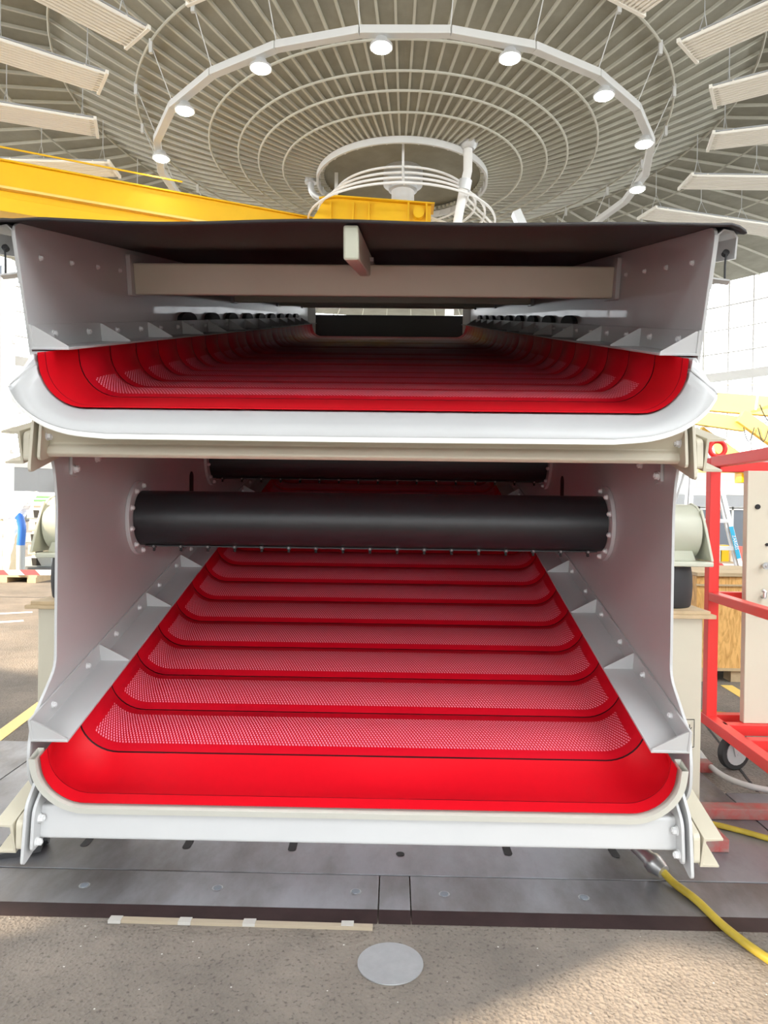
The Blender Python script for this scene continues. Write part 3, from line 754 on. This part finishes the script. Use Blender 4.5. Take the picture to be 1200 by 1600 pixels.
# cross tubes
stud_src = None
for i, (ty, tz) in enumerate(((3.80, 1.418), (5.28, 1.835), (6.76, 2.25), (8.24, 2.67), (9.72, 3.09))):
    m = MB(); m.tube([(-1.225, ty, tz), (1.225, ty, tz)], .147, 40); tb = m.build('cross_tube', RUB, mach, smooth=True)
    for s in (-1, 1):
        m = MB(); m.tube([(s * 1.249, ty, tz), (s * 1.228, ty, tz)], .198, 40); fl = m.build('flange', CREAM if 0 else GREY, tb, smooth=True, bevel=.002)
        if i < 3:
            for k in range(10):
                a = R(18 + 36 * k); bolt(s * 1.228, ty + .173 * math.cos(a), tz + .173 * math.sin(a), s, fl, 1.05)
    if i < 2:
        n = 17
        for k in range(n):
            x = -1.15 + 2.3 * k / (n - 1)
            if stud_src is None:
                mm = MB(); mm.box(-.010, .010, -.012, .008, -.010, .006); mm.tube([(0, 0, -.006), (0, -.008, -.026)], .007, 8)
                stud_src = mm.build('clip', RUBD, tb, loc=(0, 0, 0)); st = stud_src; st.location = Vector((x, ty - .035, tz - .147)) - parent_world(tb)
                mm = MB(); mm.tube([(0, -.012, -.004), (0, -.018, -.002)], .006, 8); rs_ = mm.build('screw_head', STEELB, stud_src, loc=(0, 0, 0)); rs_.location = (0, 0, 0)
            else:
                st = stud_src.copy(); col.objects.link(st); st.parent = tb; st.location = Vector((x, ty - .035, tz - .147)) - parent_world(tb)
                r2 = rs_.copy(); col.objects.link(r2); r2.parent = st; r2.location = (0, 0, 0)
        # lower seam strip of the rubber sleeve
        m = MB(); m.bar((-1.2, ty - .03, tz - .148), (1.2, ty - .03, tz - .148), .02, .006); m.build('seam_strip', RUBD, tb)
# upper cross members, ridge beam
for Y in (3.66, 5.9, 8.1, 10.2):
    zt_ = 2.725 + SL * (Y - 3.66); m = MB()
    p = [(Y, zt_ - .15), (Y - .04, zt_), (Y + .075, zt_ + .03), (Y + .115, zt_ - .12)]
    m.prism(rounded(p, .012), -1.225, 1.225); cb = m.build('cross_beam', CREAM, mach)
    for s in (-1, 1):
        m = MB(); p2 = [(Y - .045, zt_ - .17), (Y - .085, zt_ + .03), (Y + .115, zt_ + .08), (Y + .155, zt_ - .12)]
        m.prism(rounded(p2, .012), s * 1.226, s * 1.249); m.build('flange_plate', GREY, cb, bevel=.002)
def topz(Y): return 2.50 + SL * (Y - 2.53)
m = MB(); pr = [(-.055 - .012, -.005), (-.012, -.005), (-.012, -.118), (-.067, -.118)]
a = [Vector((x, 2.52 - z * .27, topz(2.52) + z)) for x, z in pr]; b_ = [Vector((x, YE - .1, topz(YE - .1) + z)) for x, z in pr]
m.add(a + b_, [(3, 2, 1, 0), (4, 5, 6, 7)] + [(i, (i + 1) % 4, 4 + (i + 1) % 4, 4 + i) for i in range(4)]); rb = m.build('ridge_beam', PALE, mach, bevel=.008)
m = MB(); m.box(-.085, .005, 3.60, 3.74, 2.735, 2.755); m.build('foot_plate', GREY, rb)
# black cover sheet
def cz(x, Y, k=0): 
    s = .010 * math.cos(x * PI / 1.25 * 2) * .5 if abs(x) < 1.25 else 0
    return topz(Y) + .006 + s + .004 * math.sin(x * 6 + Y * 1.3) * (1 if abs(x) < 1.2 else 0)
xs = [-1.338, -1.334, -1.315, -1.29, -1.25] + [-1.25 + 2.5 * k / 24 for k in range(1, 24)] + [1.25, 1.29, 1.315, 1.334, 1.338]
dz_ = {-1.338: -.03, -1.334: -.018, -1.315: -.006, -1.29: .002, 1.338: -.03, 1.334: -.018, 1.315: -.006, 1.29: .002}
rows = []
for Y in [2.50, 2.54] + [2.6 + (YE - 2.6) * k / 30 for k in range(31)]:
    rows.append([Vector((x, Y, cz(x, Y) + dz_.get(x, 0) - (.006 if Y < 2.52 else 0))) for x in xs])
m = MB(); m.grid(rows); m.build('cover_sheet', TARP, mach, smooth=True, solid=.012)
# rails carrying the cover edge, with strap and knob
for s in (-1, 1):
    pf = [(1.264, -.20), (1.268, -.02), (1.285, -.006), (1.318, -.012), (1.335, -.03), (1.338, -.10)]
    m = MB(); m.grid([[Vector((s * x, Y - (-z) * .0 - z * .27, topz(Y) + z - .004)) for x, z in pf] for Y in (2.545, YE)])
    rl = m.build('cover_rail', GREY, mach, solid=.006)
    m = MB(); m.bar((s * 1.27, 2.62, 2.34), (s * 1.33, 2.60, 2.325), .05, .006); m.build('rail_tab', GREY, rl)
    m = MB(); m.tube([(s * 1.312, 2.585, 2.43), (s * 1.312, 2.60, 2.425)], .012, 10); m.tube(spline([(s * 1.312, 2.585, 2.425), (s * 1.308, 2.585, 2.385), (s * 1.31, 2.59, 2.335)], 4), .004, 6)
    m.build('strap', RUBD, rl)
# far end sheet
m = MB(); m.box(-1.25, 1.25, YE, YE + .012, Uz(YE) - .05, 4.43); m.build('end_sheet', CURT, mach)
for s in (-1, 1):
    m = MB(); m.prism([(YE - .02, Uz(YE) - .02), (YE - .02, 4.74), (YE - .008, 4.74), (YE - .008, Uz(YE) - .02)], s * 1.13, s * 1.25); m.build('end_flange', WHITEP, mach)
m = MB(); m.box(-1.25, 1.25, YE, YE + .012, Lz(YE) - .1, Uz(YE) - .3); m.build('back_plate', GREY, mach)
# mounts: stub tube, wing plate, rubber spring
for s in (-1, 1):
    m = MB(); m.tube([(s * 1.262, 3.82, 1.385), (s * 1.715, 3.82, 1.385)], .142, 32); mt = m.build('mount_tube', PALE, mach, smooth=True)
    m = MB(); tp = 1.705; bt = 1.745
    p = [(3.64, 1.235), (3.67, 1.40), (3.70, 1.50)] + [(3.82 + .135 * math.cos(R(a)), 1.40 + .135 * math.sin(R(a))) for a in (140, 120, 90, 60, 40)] + [(3.94, 1.50), (3.98, 1.40), (4.04, 1.235)]
    def xo(z): return tp + (1.535 - z) / .30 * (bt - tp)
    m.extr([(s * xo(z), y, z) for y, z in p], (s * .014, 0, 0)); m.build('wing_plate', PALE, mt, bevel=.003)
    m = MB(); m.box(min(s * 1.262, s * 1.725), max(s * 1.262, s * 1.755), 3.63, 4.04, 1.208, 1.234); m.build('base_flange', PALE, mt, bevel=.006)
    m = MB(); m.extr([(s * 1.262, 3.72, 1.234), (s * 1.70, 3.72, 1.234), (s * 1.655, 3.72, 1.35), (s * 1.262, 3.72, 1.35)], (0, .012, 0)); m.build('web', PALE, mt)
    m = MB(); m.tube([(s * 1.555, 3.79, z) for z in (.992, 1.0, 1.05, 1.10, 1.15, 1.205)], [.135, .140, .146, .148, .146, .138], 32); m.build('rubber_spring', RUBD, mt, smooth=True)
    # pedestal and wood packing: separate things
    sd_ = 'left' if s < 0 else 'right'
    p_ = thing('pedestal', 'cream steel pedestal carrying the %s rubber spring of the machine' % sd_, 'pedestal', (s * 1.5, 3.78, 0), 'pedestals of the screening machine')
    m = MB(); m.box(min(s * 1.31, s * 1.69), max(s * 1.31, s * 1.69), 3.60, 3.97, .0125, .952); m.build('column', CREAM, p_, bevel=.006)
    if s > 0:
        m = MB()
        for a, b_ in (((1.615, .30), (1.655, .30)), ((1.655, .30), (1.655, .44)), ((1.655, .44), (1.615, .44))): m.bar((a[0], 3.599, a[1]), (b_[0], 3.599, b_[1]), .002, .003, up=(0, 1, 0) if a[0] == b_[0] else (0, 0, 1))
        m.bar((1.632, 3.599, .355), (1.632, 3.599, .415), .003, .002, up=(0, 1, 0)); m.bar((1.632, 3.599, .385), (1.642, 3.599, .40), .003, .002, up=(0, 1, 0))
        m.build('printed_frame', DARK, p_)
    for k, (z0, z1, e) in enumerate(((.952, .972, .055), (.972, .99, .03))):
        m = MB(); m.box(min(s * 1.27, s * (1.69 + e)), max(s * 1.27, s * (1.69 + e)), 3.57 + k * .01, 4.0 - k * .02, z0 + .0005, z1)
        tag(m.build('wooden_board', WOOD, bevel=.002), '%s plywood board on the %s pedestal under the rubber spring' % (('lower', 'upper')[k], sd_), 'board', 'boards on the pedestals')

# ================================================================== HOSES, BLOCKS
t = thing('yellow_hose', 'yellow hose with steel coupling curving out from under the machine', 'hose', (1.25, 2.8, 0))
pts = spline([(1.215, 2.865, .055), (1.245, 2.80, .03), (1.285, 2.68, .028), (1.325, 2.52, .016), (1.40, 2.33, .014), (1.55, 2.12, .014), (1.8, 1.9, .014)], 8)
m = MB(); m.tube(pts, .0155, 12); m.build('hose', YHOSE, t, smooth=True)
m = MB(); dd = [(1.10, 3.10, .12), (1.125, 3.04, .108), (1.14, 3.00, .10), (1.15, 2.975, .095), (1.185, 2.90, .075), (1.19, 2.895, .07), (1.20, 2.88, .062), (1.205, 2.872, .060), (1.222, 2.84, .05)]
m.tube(dd, [.026, .028, .036, .029, .029, .038, .041, .038, .028], 16); m.build('coupling', STEELB, t, smooth=True)
m = MB(); m.tube([(1.02, 3.22, .14), (1.10, 3.10, .12)], .018, 12); m.build('red_end', REDW, t, smooth=True)
m = MB(); m.tube(spline([(1.45, 3.42, .013 + .012), (1.64, 3.34, .026), (1.75, 3.27, .025), (1.9, 3.16, .025), (2.3, 2.95, .025)], 6), .013, 10)
tag(m.build('yellow_hose', YHOSE, smooth=True), 'yellow hose lying behind the red steel block on the right', 'hose')
m = MB(); m.tube(spline([(2.2, 5.3, .02), (2.6, 5.15, .02), (3.1, 4.9, .02)], 6), .014, 8)
tag(m.build('yellow_hose', YHOSE, smooth=True), 'yellow hose on the concrete behind the red trolley', 'hose')
m = MB(); m.tube(spline([(1.85, 4.75, .03), (1.97, 4.52, .035), (1.99, 4.35, .035), (1.95, 4.08, .035), (1.97, 3.88, .035), (2.08, 3.75, .035), (2.3, 3.68, .035), (2.7, 3.7, .03)], 8), .016, 12)
tag(m.build('grey_hose', GHOSE, smooth=True), 'grey hose curling on the floor by the trolley wheel', 'hose')
m = MB(); m.box(1.49, 1.60, 3.09, 3.34, .0125, .07); tag(m.build('steel_block', REDW, bevel=.004), 'small worn red steel block beside the cream channel end', 'block')
m = MB(); m.box(1.60, 2.6, 3.42, 3.50, .0125, .065); tag(m.build('base_bar', REDW, bevel=.003), 'worn red steel bar on the floor, nearer of two', 'steel bar', 'red bars on the floor')
m = MB(); m.box(1.72, 1.96, 4.06, 4.14, .0, .055); tag(m.build('base_bar', REDW, bevel=.003), 'short worn red steel bar behind the pedestal, farther of two', 'steel bar', 'red bars on the floor')
m = MB(); m.tube([(1.86, 4.1, .055), (1.86, 4.1, .085)], .02, 6); tag(m.build('hex_nut', STEELB), 'steel nut on the farther red floor bar', 'nut')
m = MB(); m.bar((-1.52, 2.95, .015), (-1.36, 3.0, .04), .1, .03); m.tube([(-1.5, 3.0, .03), (-1.36, 3.05, .055)], .04, 10)
tag(m.build('cable_plug', RUBD), 'black cable plug on the floor at the left edge', 'plug')

# ================================================================== RED TROLLEY
t = thing('trolley', 'red square-tube trolley frame on casters to the right of the machine', 'trolley', (2.3, 3.8, 0))
PX = 1.975
m = MB(); m.box(PX - .03, PX + .03, 4.12, 4.18, .28, 1.80); m.build('post', REDP, t, bevel=.004)
m = MB(); m.box(PX + 1.3, PX + 1.36, 4.12, 4.18, .28, 1.80); m.build('post', REDP, t, bevel=.004)
m = MB(); m.bar((PX, 4.12, 1.775), (PX - .06, 2.6, 1.775), .06, .06); m.build('top_rail', REDP, t, bevel=.004)
m = MB(); m.bar((PX, 4.15, 1.75), (PX + 1.4, 4.15, 1.75), .06, .06); m.build('top_rail', REDP, t, bevel=.004)
m = MB(); m.bar((PX, 4.12, 1.0), (PX - .06, 2.6, 1.0), .06, .05); m.build('middle_rail', REDP, t, bevel=.004)
m = MB(); m.bar((PX, 4.15, 1.0), (PX + 1.4, 4.15, 1.0), .05, .05); m.build('middle_rail', REDP, t, bevel=.004)
fr = MB()
for a, b_ in (((PX, 4.2, .28), (PX - .06, 2.6, .28)), ((PX + 1.35, 4.2, .28), (PX + 1.29, 2.6, .28)), ((PX, 4.17, .28), (PX + 1.35, 4.17, .28)), ((PX, 3.98, .28), (PX + 1.35, 3.98, .28)), ((PX, 3.72, .28), (PX + 1.33, 3.72, .28)), ((PX, 3.42, .28), (PX + 1.3, 3.42, .28)), ((PX, 3.1, .28), (PX + 1.3, 3.1, .28))):
    fr.bar(a, b_, .06, .06)
fr.build('base_frame', REDP, t, bevel=.003)
m = MB(); m.tube([(PX + .02 + .045 * math.cos(R(a)), 4.15, 1.855 + .045 * math.sin(R(a))) for a in range(0, 360, 20)], .014, 10, closed=True); m.build('lifting_eye', REDP, t, smooth=True)
for cx, cy in ((2.11, 4.13), (3.1, 4.13), (2.1, 2.8), (3.1, 2.8)):
    ax = Vector((.30, -.95, 0)).normalized() if (cx, cy) == (2.11, 4.13) else Vector((1, 0, 0)); sd2 = Vector((-ax.y, ax.x, 0)); cc = Vector((cx, cy, .1))
    m = MB(); m.tube([cc - ax * .022, cc + ax * .022], .1, 28); wh = m.build('caster', TYRE, t, smooth=True, bevel=.006)
    m = MB(); m.tube([cc - ax * .026, cc + ax * .026], .07, 20); m.build('wheel_hub', GALV, wh, smooth=True)
    m = MB()
    for sx in (-.034, .034):
        c_2 = cc + ax * sx; m.extr([c_2 + sd2 * u_ + Vector((0, 0, z_)) for u_, z_ in ((-.02, -.015), (.025, -.015), (.06, .145), (-.06, .145))], ax * .004)
    m.bar(cc + Vector((0, 0, .143)) - sd2 * .06, cc + Vector((0, 0, .143)) + sd2 * .06, .1, .013); m.tube([cc - ax * .042, cc + ax * .042], .014, 8); m.build('fork', GALV, wh)
# cream panel standing on the trolley
t = thing('steel_side_panel', 'cream steel panel with bolts and holes standing on the red trolley', 'panel', (2.6, 3.95, .28))
m = MB(); m.box(2.09, 3.2, 3.98, 4.03, .311, 1.72); m.build('plate', CREAM, t, bevel=.004)
for (x, z, r) in ((2.145, 1.52, .014), (2.20, 1.31, .009), (2.155, .92, .012)):
    m = MB(); m.tube([(x, 3.979, z), (x, 3.972, z)], r, 12); m.build('hole', DARK, t)
m = MB(); m.tube([(2.18, 3.98, 1.195), (2.18, 3.93, 1.195)], .009, 8); m.tube([(2.18, 3.945, 1.195), (2.18, 3.938, 1.195)], .02, 10); m.build('stud', STEELB, t)
m = MB(); m.tube([(2.18, 3.95, 1.02), (2.18, 3.95, 1.05), (2.165, 3.95, 1.06)], .01, 8); m.tube([(2.18, 3.98, 1.02), (2.18, 3.95, 1.02)], .01, 8); m.build('hook', STEELB, t)
m = MB(); m.tube([(2.262, 3.975, 1.49), (2.262, 3.979, 1.49)], .055, 24); m.build('round_opening', DARK, t)

# ladder
t = thing('step_ladder', 'aluminium folding step ladder with blue label behind the red trolley', 'ladder', (3.42, 7.5, 0))
TL, TR_ = Vector((3.24, 7.5, 2.22)), Vector((3.40, 7.5, 2.22))
BLf, BRf = Vector((2.98, 7.1, 0)), Vector((3.80, 7.1, 0)); BLb, BRb = Vector((2.85, 8.1, 0)), Vector((3.72, 8.1, 0))
for a, b_ in ((TL, BLf), (TR_, BRf)):
    m = MB(); m.bar(a, b_, .075, .03, up=(1, 0, 0)); m.bar(a, b_, .03, .075, up=(1, 0, 0)); m.build('front_rail', ALU, t)
for a, b_ in ((TL, BLb), (TR_, BRb)):
    m = MB(); m.bar(a, b_, .05, .025, up=(1, 0, 0)); m.build('rear_rail', ALU, t)
for k in range(1, 8):
    q_ = k / 8.; m = MB(); m.bar(TL.lerp(BLf, q_), TR_.lerp(BRf, q_), .07, .04); m.build('step', ALU, t)
    m = MB(); m.bar(TL.lerp(BLb, q_), TR_.lerp(BRb, q_), .03, .02); m.build('rear_rung', ALU, t)
m = MB(); m.box(3.26, 3.50, 7.42, 7.58, 2.20, 2.25); m.build('top_platform', ALU, t)
dv = (BRf - TR_).normalized(); s0 = TR_.lerp(BRf, .40) + Vector((0, -.045, 0)); s1 = TR_.lerp(BRf, .545) + Vector((0, -.045, 0))
m = MB(); m.bar(s0, s1, .042, .004, up=(0, -1, 0)); lb_ = m.build('label', CYAN, t)
txt = bpy.data.curves.new('lettering', 'FONT'); txt.body = 'ZARGES'; txt.size = .042; txt.align_x = 'CENTER'; txt.align_y = 'CENTER'; txt.extrude = .001
to = bpy.data.objects.new('lettering', txt); col.objects.link(to); to.parent = lb_
xa = dv; ya = Vector((0, -1, 0)).cross(xa).normalized(); za = xa.cross(ya)
mm = Matrix((xa, ya, za)).transposed().to_4x4(); mm.translation = (s0 + s1) / 2 + Vector((0, -.005, 0)) - parent_world(lb_); bpy.context.view_layer.update()
lm = bpy.data.meshes.new_from_object(to); bpy.data.objects.remove(to); lm.materials.clear(); lm.materials.append(WHITEP)
to = bpy.data.objects.new('lettering', lm); col.objects.link(to); to.parent = lb_; to.matrix_local = mm

# plywood crate on pallet
t = thing('pallet', 'wooden pallet under the plywood crate behind the trolley', 'pallet', (3.2, 6.7, 0))
for x in (2.86, 3.13, 3.42):
    for y in (6.3, 6.9):
        m = MB(); m.box(x - .05, x + .05, y - .07, y + .07, 0, .1); m.build('block', WOOD, t)
m = MB(); m.box(2.76, 3.52, 6.2, 7.0, .1, .125); m.build('deck_boards', WOOD, t)
t = thing('plywood_crate', 'orange-brown plywood crate on a pallet behind the red post', 'crate', (3.15, 6.6, .126))
m = MB(); m.box(2.76, 3.50, 6.2, 7.0, .126, .92)
m.build('body', OSB, t)
m = MB(); m.box(2.75, 3.51, 6.17, 7.01, .925, .955); m.box(2.75, 3.51, 6.18, 6.195, .84, .855); m.build('edge_batten', WOOD, t)
m = MB(); m.bar((3.2, 6.16, .80), (3.42, 6.16, .73), .02, .035); m.build('blue_mark', BLUE, t)

# workbench with small parts behind crate, barrier tape
t = thing('workbench', 'low bench covered with small parts behind the plywood crate', 'workbench', (5.0, 10.5, 0))
m = MB(); m.box(4.2, 6.0, 10.2, 11.0, .72, .76); m.build('top', WOOD, t)
for x in (4.25, 5.95):
    for y in (10.25, 10.95): m = MB(); m.box(x - .03, x + .03, y - .03, y + .03, 0, .72); m.build('leg', WALLG, t)
cl = ['white', 'red', 'yellow', 'grey', 'pale green', 'orange']; cm = [WHITEP, REDI, YEL2, CASTI, PALE, YEL]
for k in range(12):
    x = 4.3 + k * .115; h = random.uniform(.12, .30); m = MB()
    if k % 3 == 0: m.tube([(x, 10.3, .76), (x, 10.3, .76 + h * .7), (x, 10.3, .76 + h)], [.04, .04, .02], 10)
    else: m.box(x - .05, x + .05, 10.25, 10.4, .761, .76 + h)
    tag(m.build('parts_box' if k % 3 else 'spray_can', cm[k % 6]), 'small %s %s towards the left end of the bench behind the crate' % (cl[k % 6], 'box' if k % 3 else 'can') if k < 6 else 'small %s %s towards the right end of the bench' % (cl[k % 6], 'box' if k % 3 else 'can'), 'box' if k % 3 else 'can', 'small items on the bench')
m = MB(); m.grid([[(x, 9.9 - .03 * abs(x - 6.5), z - .03 * math.sin((x - 4.8) / 3.4 * PI)) for x in [3.9 + .2 * k for k in range(18)]] for z in (.66, .76)])
tag(m.build('barrier_tape', TAPE, solid=.004), 'red and white barrier tape stretched behind the ladder', 'barrier tape')
m = MB(); m.grid([[(x, 10.6, z + .012 * (x + 6.5)) for x in [-6.8 + .2 * k for k in range(16)]] for z in (.37, .45)])
tag(m.build('barrier_tape', TAPE, solid=.004), 'red and white barrier tape on the left in front of the pallet', 'barrier tape')

# pale yellow jib crane on the right
t = thing('jib_crane', 'pale yellow workshop jib crane with cable loops, right background', 'crane', (9, 14, 0))
m = MB(); m.box(8.9, 9.3, 13.8, 14.2, 0, 4.2); m.build('mast', YEL2, t)
m = MB(); m.bar((5.2, 14.2, 3.72), (9.2, 13.0, 3.22), .2, .36); m.build('main_beam', YEL2, t, bevel=.01)
m = MB(); m.bar((5.4, 13.6, 3.3), (6.75, 13.6, 3.12), .14, .26); m.build('lower_beam', YEL2, t, bevel=.01)
m = MB(); m.bar((6.6, 13.5, 3.28), (8.8, 13.5, 1.75), .14, .26); m.build('brace', YEL2, t, bevel=.01)
m = MB(); m.bar((6.0, 13.9, 3.0), (7.6, 13.9, 1.9), .14, .26); m.build('brace', YEL2, t, bevel=.01)
m = MB(); m.bar((6.2, 14.4, 2.35), (9.2, 14.4, 2.35), .14, .2); m.build('cross_rail', YEL2, t)
m = MB(); m.box(7.0, 7.3, 14.2, 14.5, 2.05, 2.3); m.build('trolley_block', YEL, t, bevel=.01)
loop = []
for k in range(4):
    x = 6.72 + k * .42
    for j in range(8): loop.append((x + .42 * j / 8, 13.0, 3.42 - k * .045 - .32 * math.sin(PI * j / 8)))
m = MB(); m.tube(loop, .011, 6); m.build('cable', RUBD, t)
for x0 in (6.63, 6.9):
    m = MB(); m.tube([(x0 + .2 * j / 8, 13.4, 3.05 - .26 * math.sin(PI * j / 8)) for j in range(9)], .010, 6); m.build('cable', RUBD, t)
m = MB(); m.tube([(6.2, 13.2, 3.82), (6.75, 13.2, 3.82), (6.78, 13.2, 3.6), (6.75, 13.2, 3.35)], .02, 6); m.build('conduit', GALV, t)
# pale block wall panel in right background
t = thing('cabin', 'pale block-built cabin with grey shutter in the right background', 'cabin', (11.5, 24, 0))
BLK = mat('pale_block_wall', (.66, .66, .63), .8); N, L = nodes(BLK); br_ = N.new('ShaderNodeTexBrick'); br_.inputs['Scale'].default_value = 1.0; br_.inputs['Mortar Size'].default_value = .02
br_.inputs['Color1'].default_value = (.68, .68, .65, 1); br_.inputs['Color2'].default_value = (.62, .62, .6, 1); br_.inputs['Mortar'].default_value = (.6, .6, .58, 1); tc = N.new('ShaderNodeTexCoord')
mp = N.new('ShaderNodeMapping'); mp.inputs['Rotation'].default_value = (R(90), 0, 0); L.new(tc.outputs['Object'], mp.inputs[0]); L.new(mp.outputs[0], br_.inputs[0]); L.new(br_.outputs[0], N['Principled BSDF'].inputs['Base Color'])
m = MB(); m.box(9.2, 15, 24, 26, 0, 3.4); m.build('wall', BLK, t)
m = MB(); m.box(9.2, 15, 23.93, 24, 2.0, 2.15); m.box(9.2, 15, 23.9, 23.98, 1.55, 1.6); m.build('ledge', WHITEP, t)
m = MB(); m.box(9.2, 15, 23.94, 24, 1.61, 1.99); m.build('grey_cladding', WALLG, t)
m = MB(); m.box(10.3, 12.6, 23.95, 24, 0, 1.55); m.build('shutter', DOORG, t)
m = MB()
for x in (10.3, 11.42, 12.6): m.box(x - .03, x + .03, 23.9, 23.96, 0, 1.6)
m.box(10.3, 12.6, 23.9, 23.96, 1.5, 1.58); m.build('shutter_frame', WHITEP, t)

# left background
t = thing('pallet', 'wooden pallet on the floor at the left edge', 'pallet', (-7.0, 13.2, 0))
for x in (-7.6, -7.05, -6.52):
    m = MB(); m.box(x - .08, x + .08, 12.9, 13.9, 0, .1); m.build('bearer', WOOD, t)
m = MB(); m.box(-7.7, -6.42, 12.9, 14.0, .1, .14); m.build('deck_boards', WOOD, t)
t = thing('wooden_crate', 'pale wooden crate with a paper label at the left edge', 'crate', (-7.3, 13.3, .141))
m = MB(); m.box(-7.9, -7.12, 13.0, 13.6, .141, 1.16); m.build('body', mat('pale_wood', (.74, .66, .48), .7), t)
m = MB(); m.box(-7.38, -7.2, 12.99, 13.0, .82, .94); m.build('paper_label', WHITEP, t)
fo = [(-7.9, 1.17), (-7.10, 1.17), (-7.08, .145), (-6.97, .145), (-6.90, .70), (-6.78, 1.05), (-6.58, 1.35), (-6.42, 1.66), (-7.9, 1.69)]
m = MB()
nu = 26
def fz(k): 
    pass
rows = []
for i in range(14):
    q_ = i / 13.; zz = 1.17 + q_ * .50; x1 = -6.72 + .30 * q_
    rows.append([(-7.9 + (x1 + 7.9) * k / nu, 12.95 + .012 * math.sin(k * 1.7 + i * 1.3) + .03 * math.sin(k * .6 - i * .5), zz + .012 * math.sin(k * 2.1)) for k in range(nu + 1)])
m.grid(rows); m.grid([[r_[-1], (r_[-1][0] - .40, 13.6, r_[-1][2])] for r_ in rows]); m.grid([rows[-1], [(min(p[0], -6.82), 13.6, p[2]) for p in rows[-1]]])
rows = []
for i in range(10):
    q_ = i / 9.; zz = .15 + q_ * 1.03; x1 = -6.97 + .22 * q_ ** 1.5
    rows.append([(-7.09 + (x1 + 7.09) * k / 6, 12.96 + .03 * math.sin(k * 1.7 + i * 2.3), zz) for k in range(7)])
m.grid(rows)
tag(m.build('foil_wrapped_load', FOIL, solid=.004), 'load wrapped in crumpled white plastic foil above the pale crate', 'wrapped load')
m = MB(); m.tube([(-6.72, 12.9, .145), (-6.72, 12.9, .69)], .075, 10)
t = thing('upright_tube', 'upright blue tube on a grey lower part beside the foil-wrapped load', 'tube', (-6.72, 12.9, .141))  # plain blue tube on a grey base, use not identified
m.build('grey_base', CASTI, t, smooth=True)
m = MB(); m.tube(spline([(-6.72, 12.9, .69), (-6.70, 12.9, 1.0), (-6.74, 12.9, 1.18), (-6.78, 12.9, 1.22)], 4), .07, 12); m.build('blue_tube', BLUE, t, smooth=True)
for k in range(5):
    z = .18 + k * .24; xo_ = -7.08 + (.0, .06, -.02, .07, .03)[k]
    t = thing('machine_bracket', ['lowest grey', 'second lowest grey', 'middle grey', 'second highest grey', 'topmost grey'][k] + ' steel bracket with dark hole in the stack left of the machine', 'bracket', (xo_, 14.3, z), 'stacked grey brackets')
    m = MB(); m.box(xo_ - .2, xo_ + .35, 14.1, 14.5, z, z + .2); m.build('body', CASTI if k % 2 == 0 else CREAM, t, bevel=.02)
    m = MB(); m.extr([(xo_ - .06, 14.095, z + .18), (xo_ + .05, 14.095, z + .18), (xo_ + .14, 14.095, z + .03), (xo_ - .04, 14.095, z + .03)], (0, .006, 0)); m.build('opening', DARK, t)
m = MB(); m.box(-7.5, -6.3, 14.02, 15, 0, .179); tag(m.build('steel_plinth', DOORG), 'dark steel base under the stack of grey brackets', 'base')
t = thing('notice_board', 'white notice board with green and red printed notices, left background', 'notice board', (-7.2, 17.5, 0))
m = MB(); m.box(-8.95, -8.1, 17.5, 17.54, .85, 1.72); m.build('board', WHITEP, t)
m = MB(); m.box(-8.2, -8.14, 17.541, 17.6, 0, 1.7); m.box(-8.9, -8.84, 17.541, 17.6, 0, 1.7); m.build('stand', GALV, t)
for z, mt_ in ((1.58, GREEN), (1.49, GREEN), (1.34, REDI), (1.22, REDI)):
    m = MB(); m.box(-8.85, -8.2, 17.494, 17.5, z, z + .05); m.build('printed_line', mt_, t)
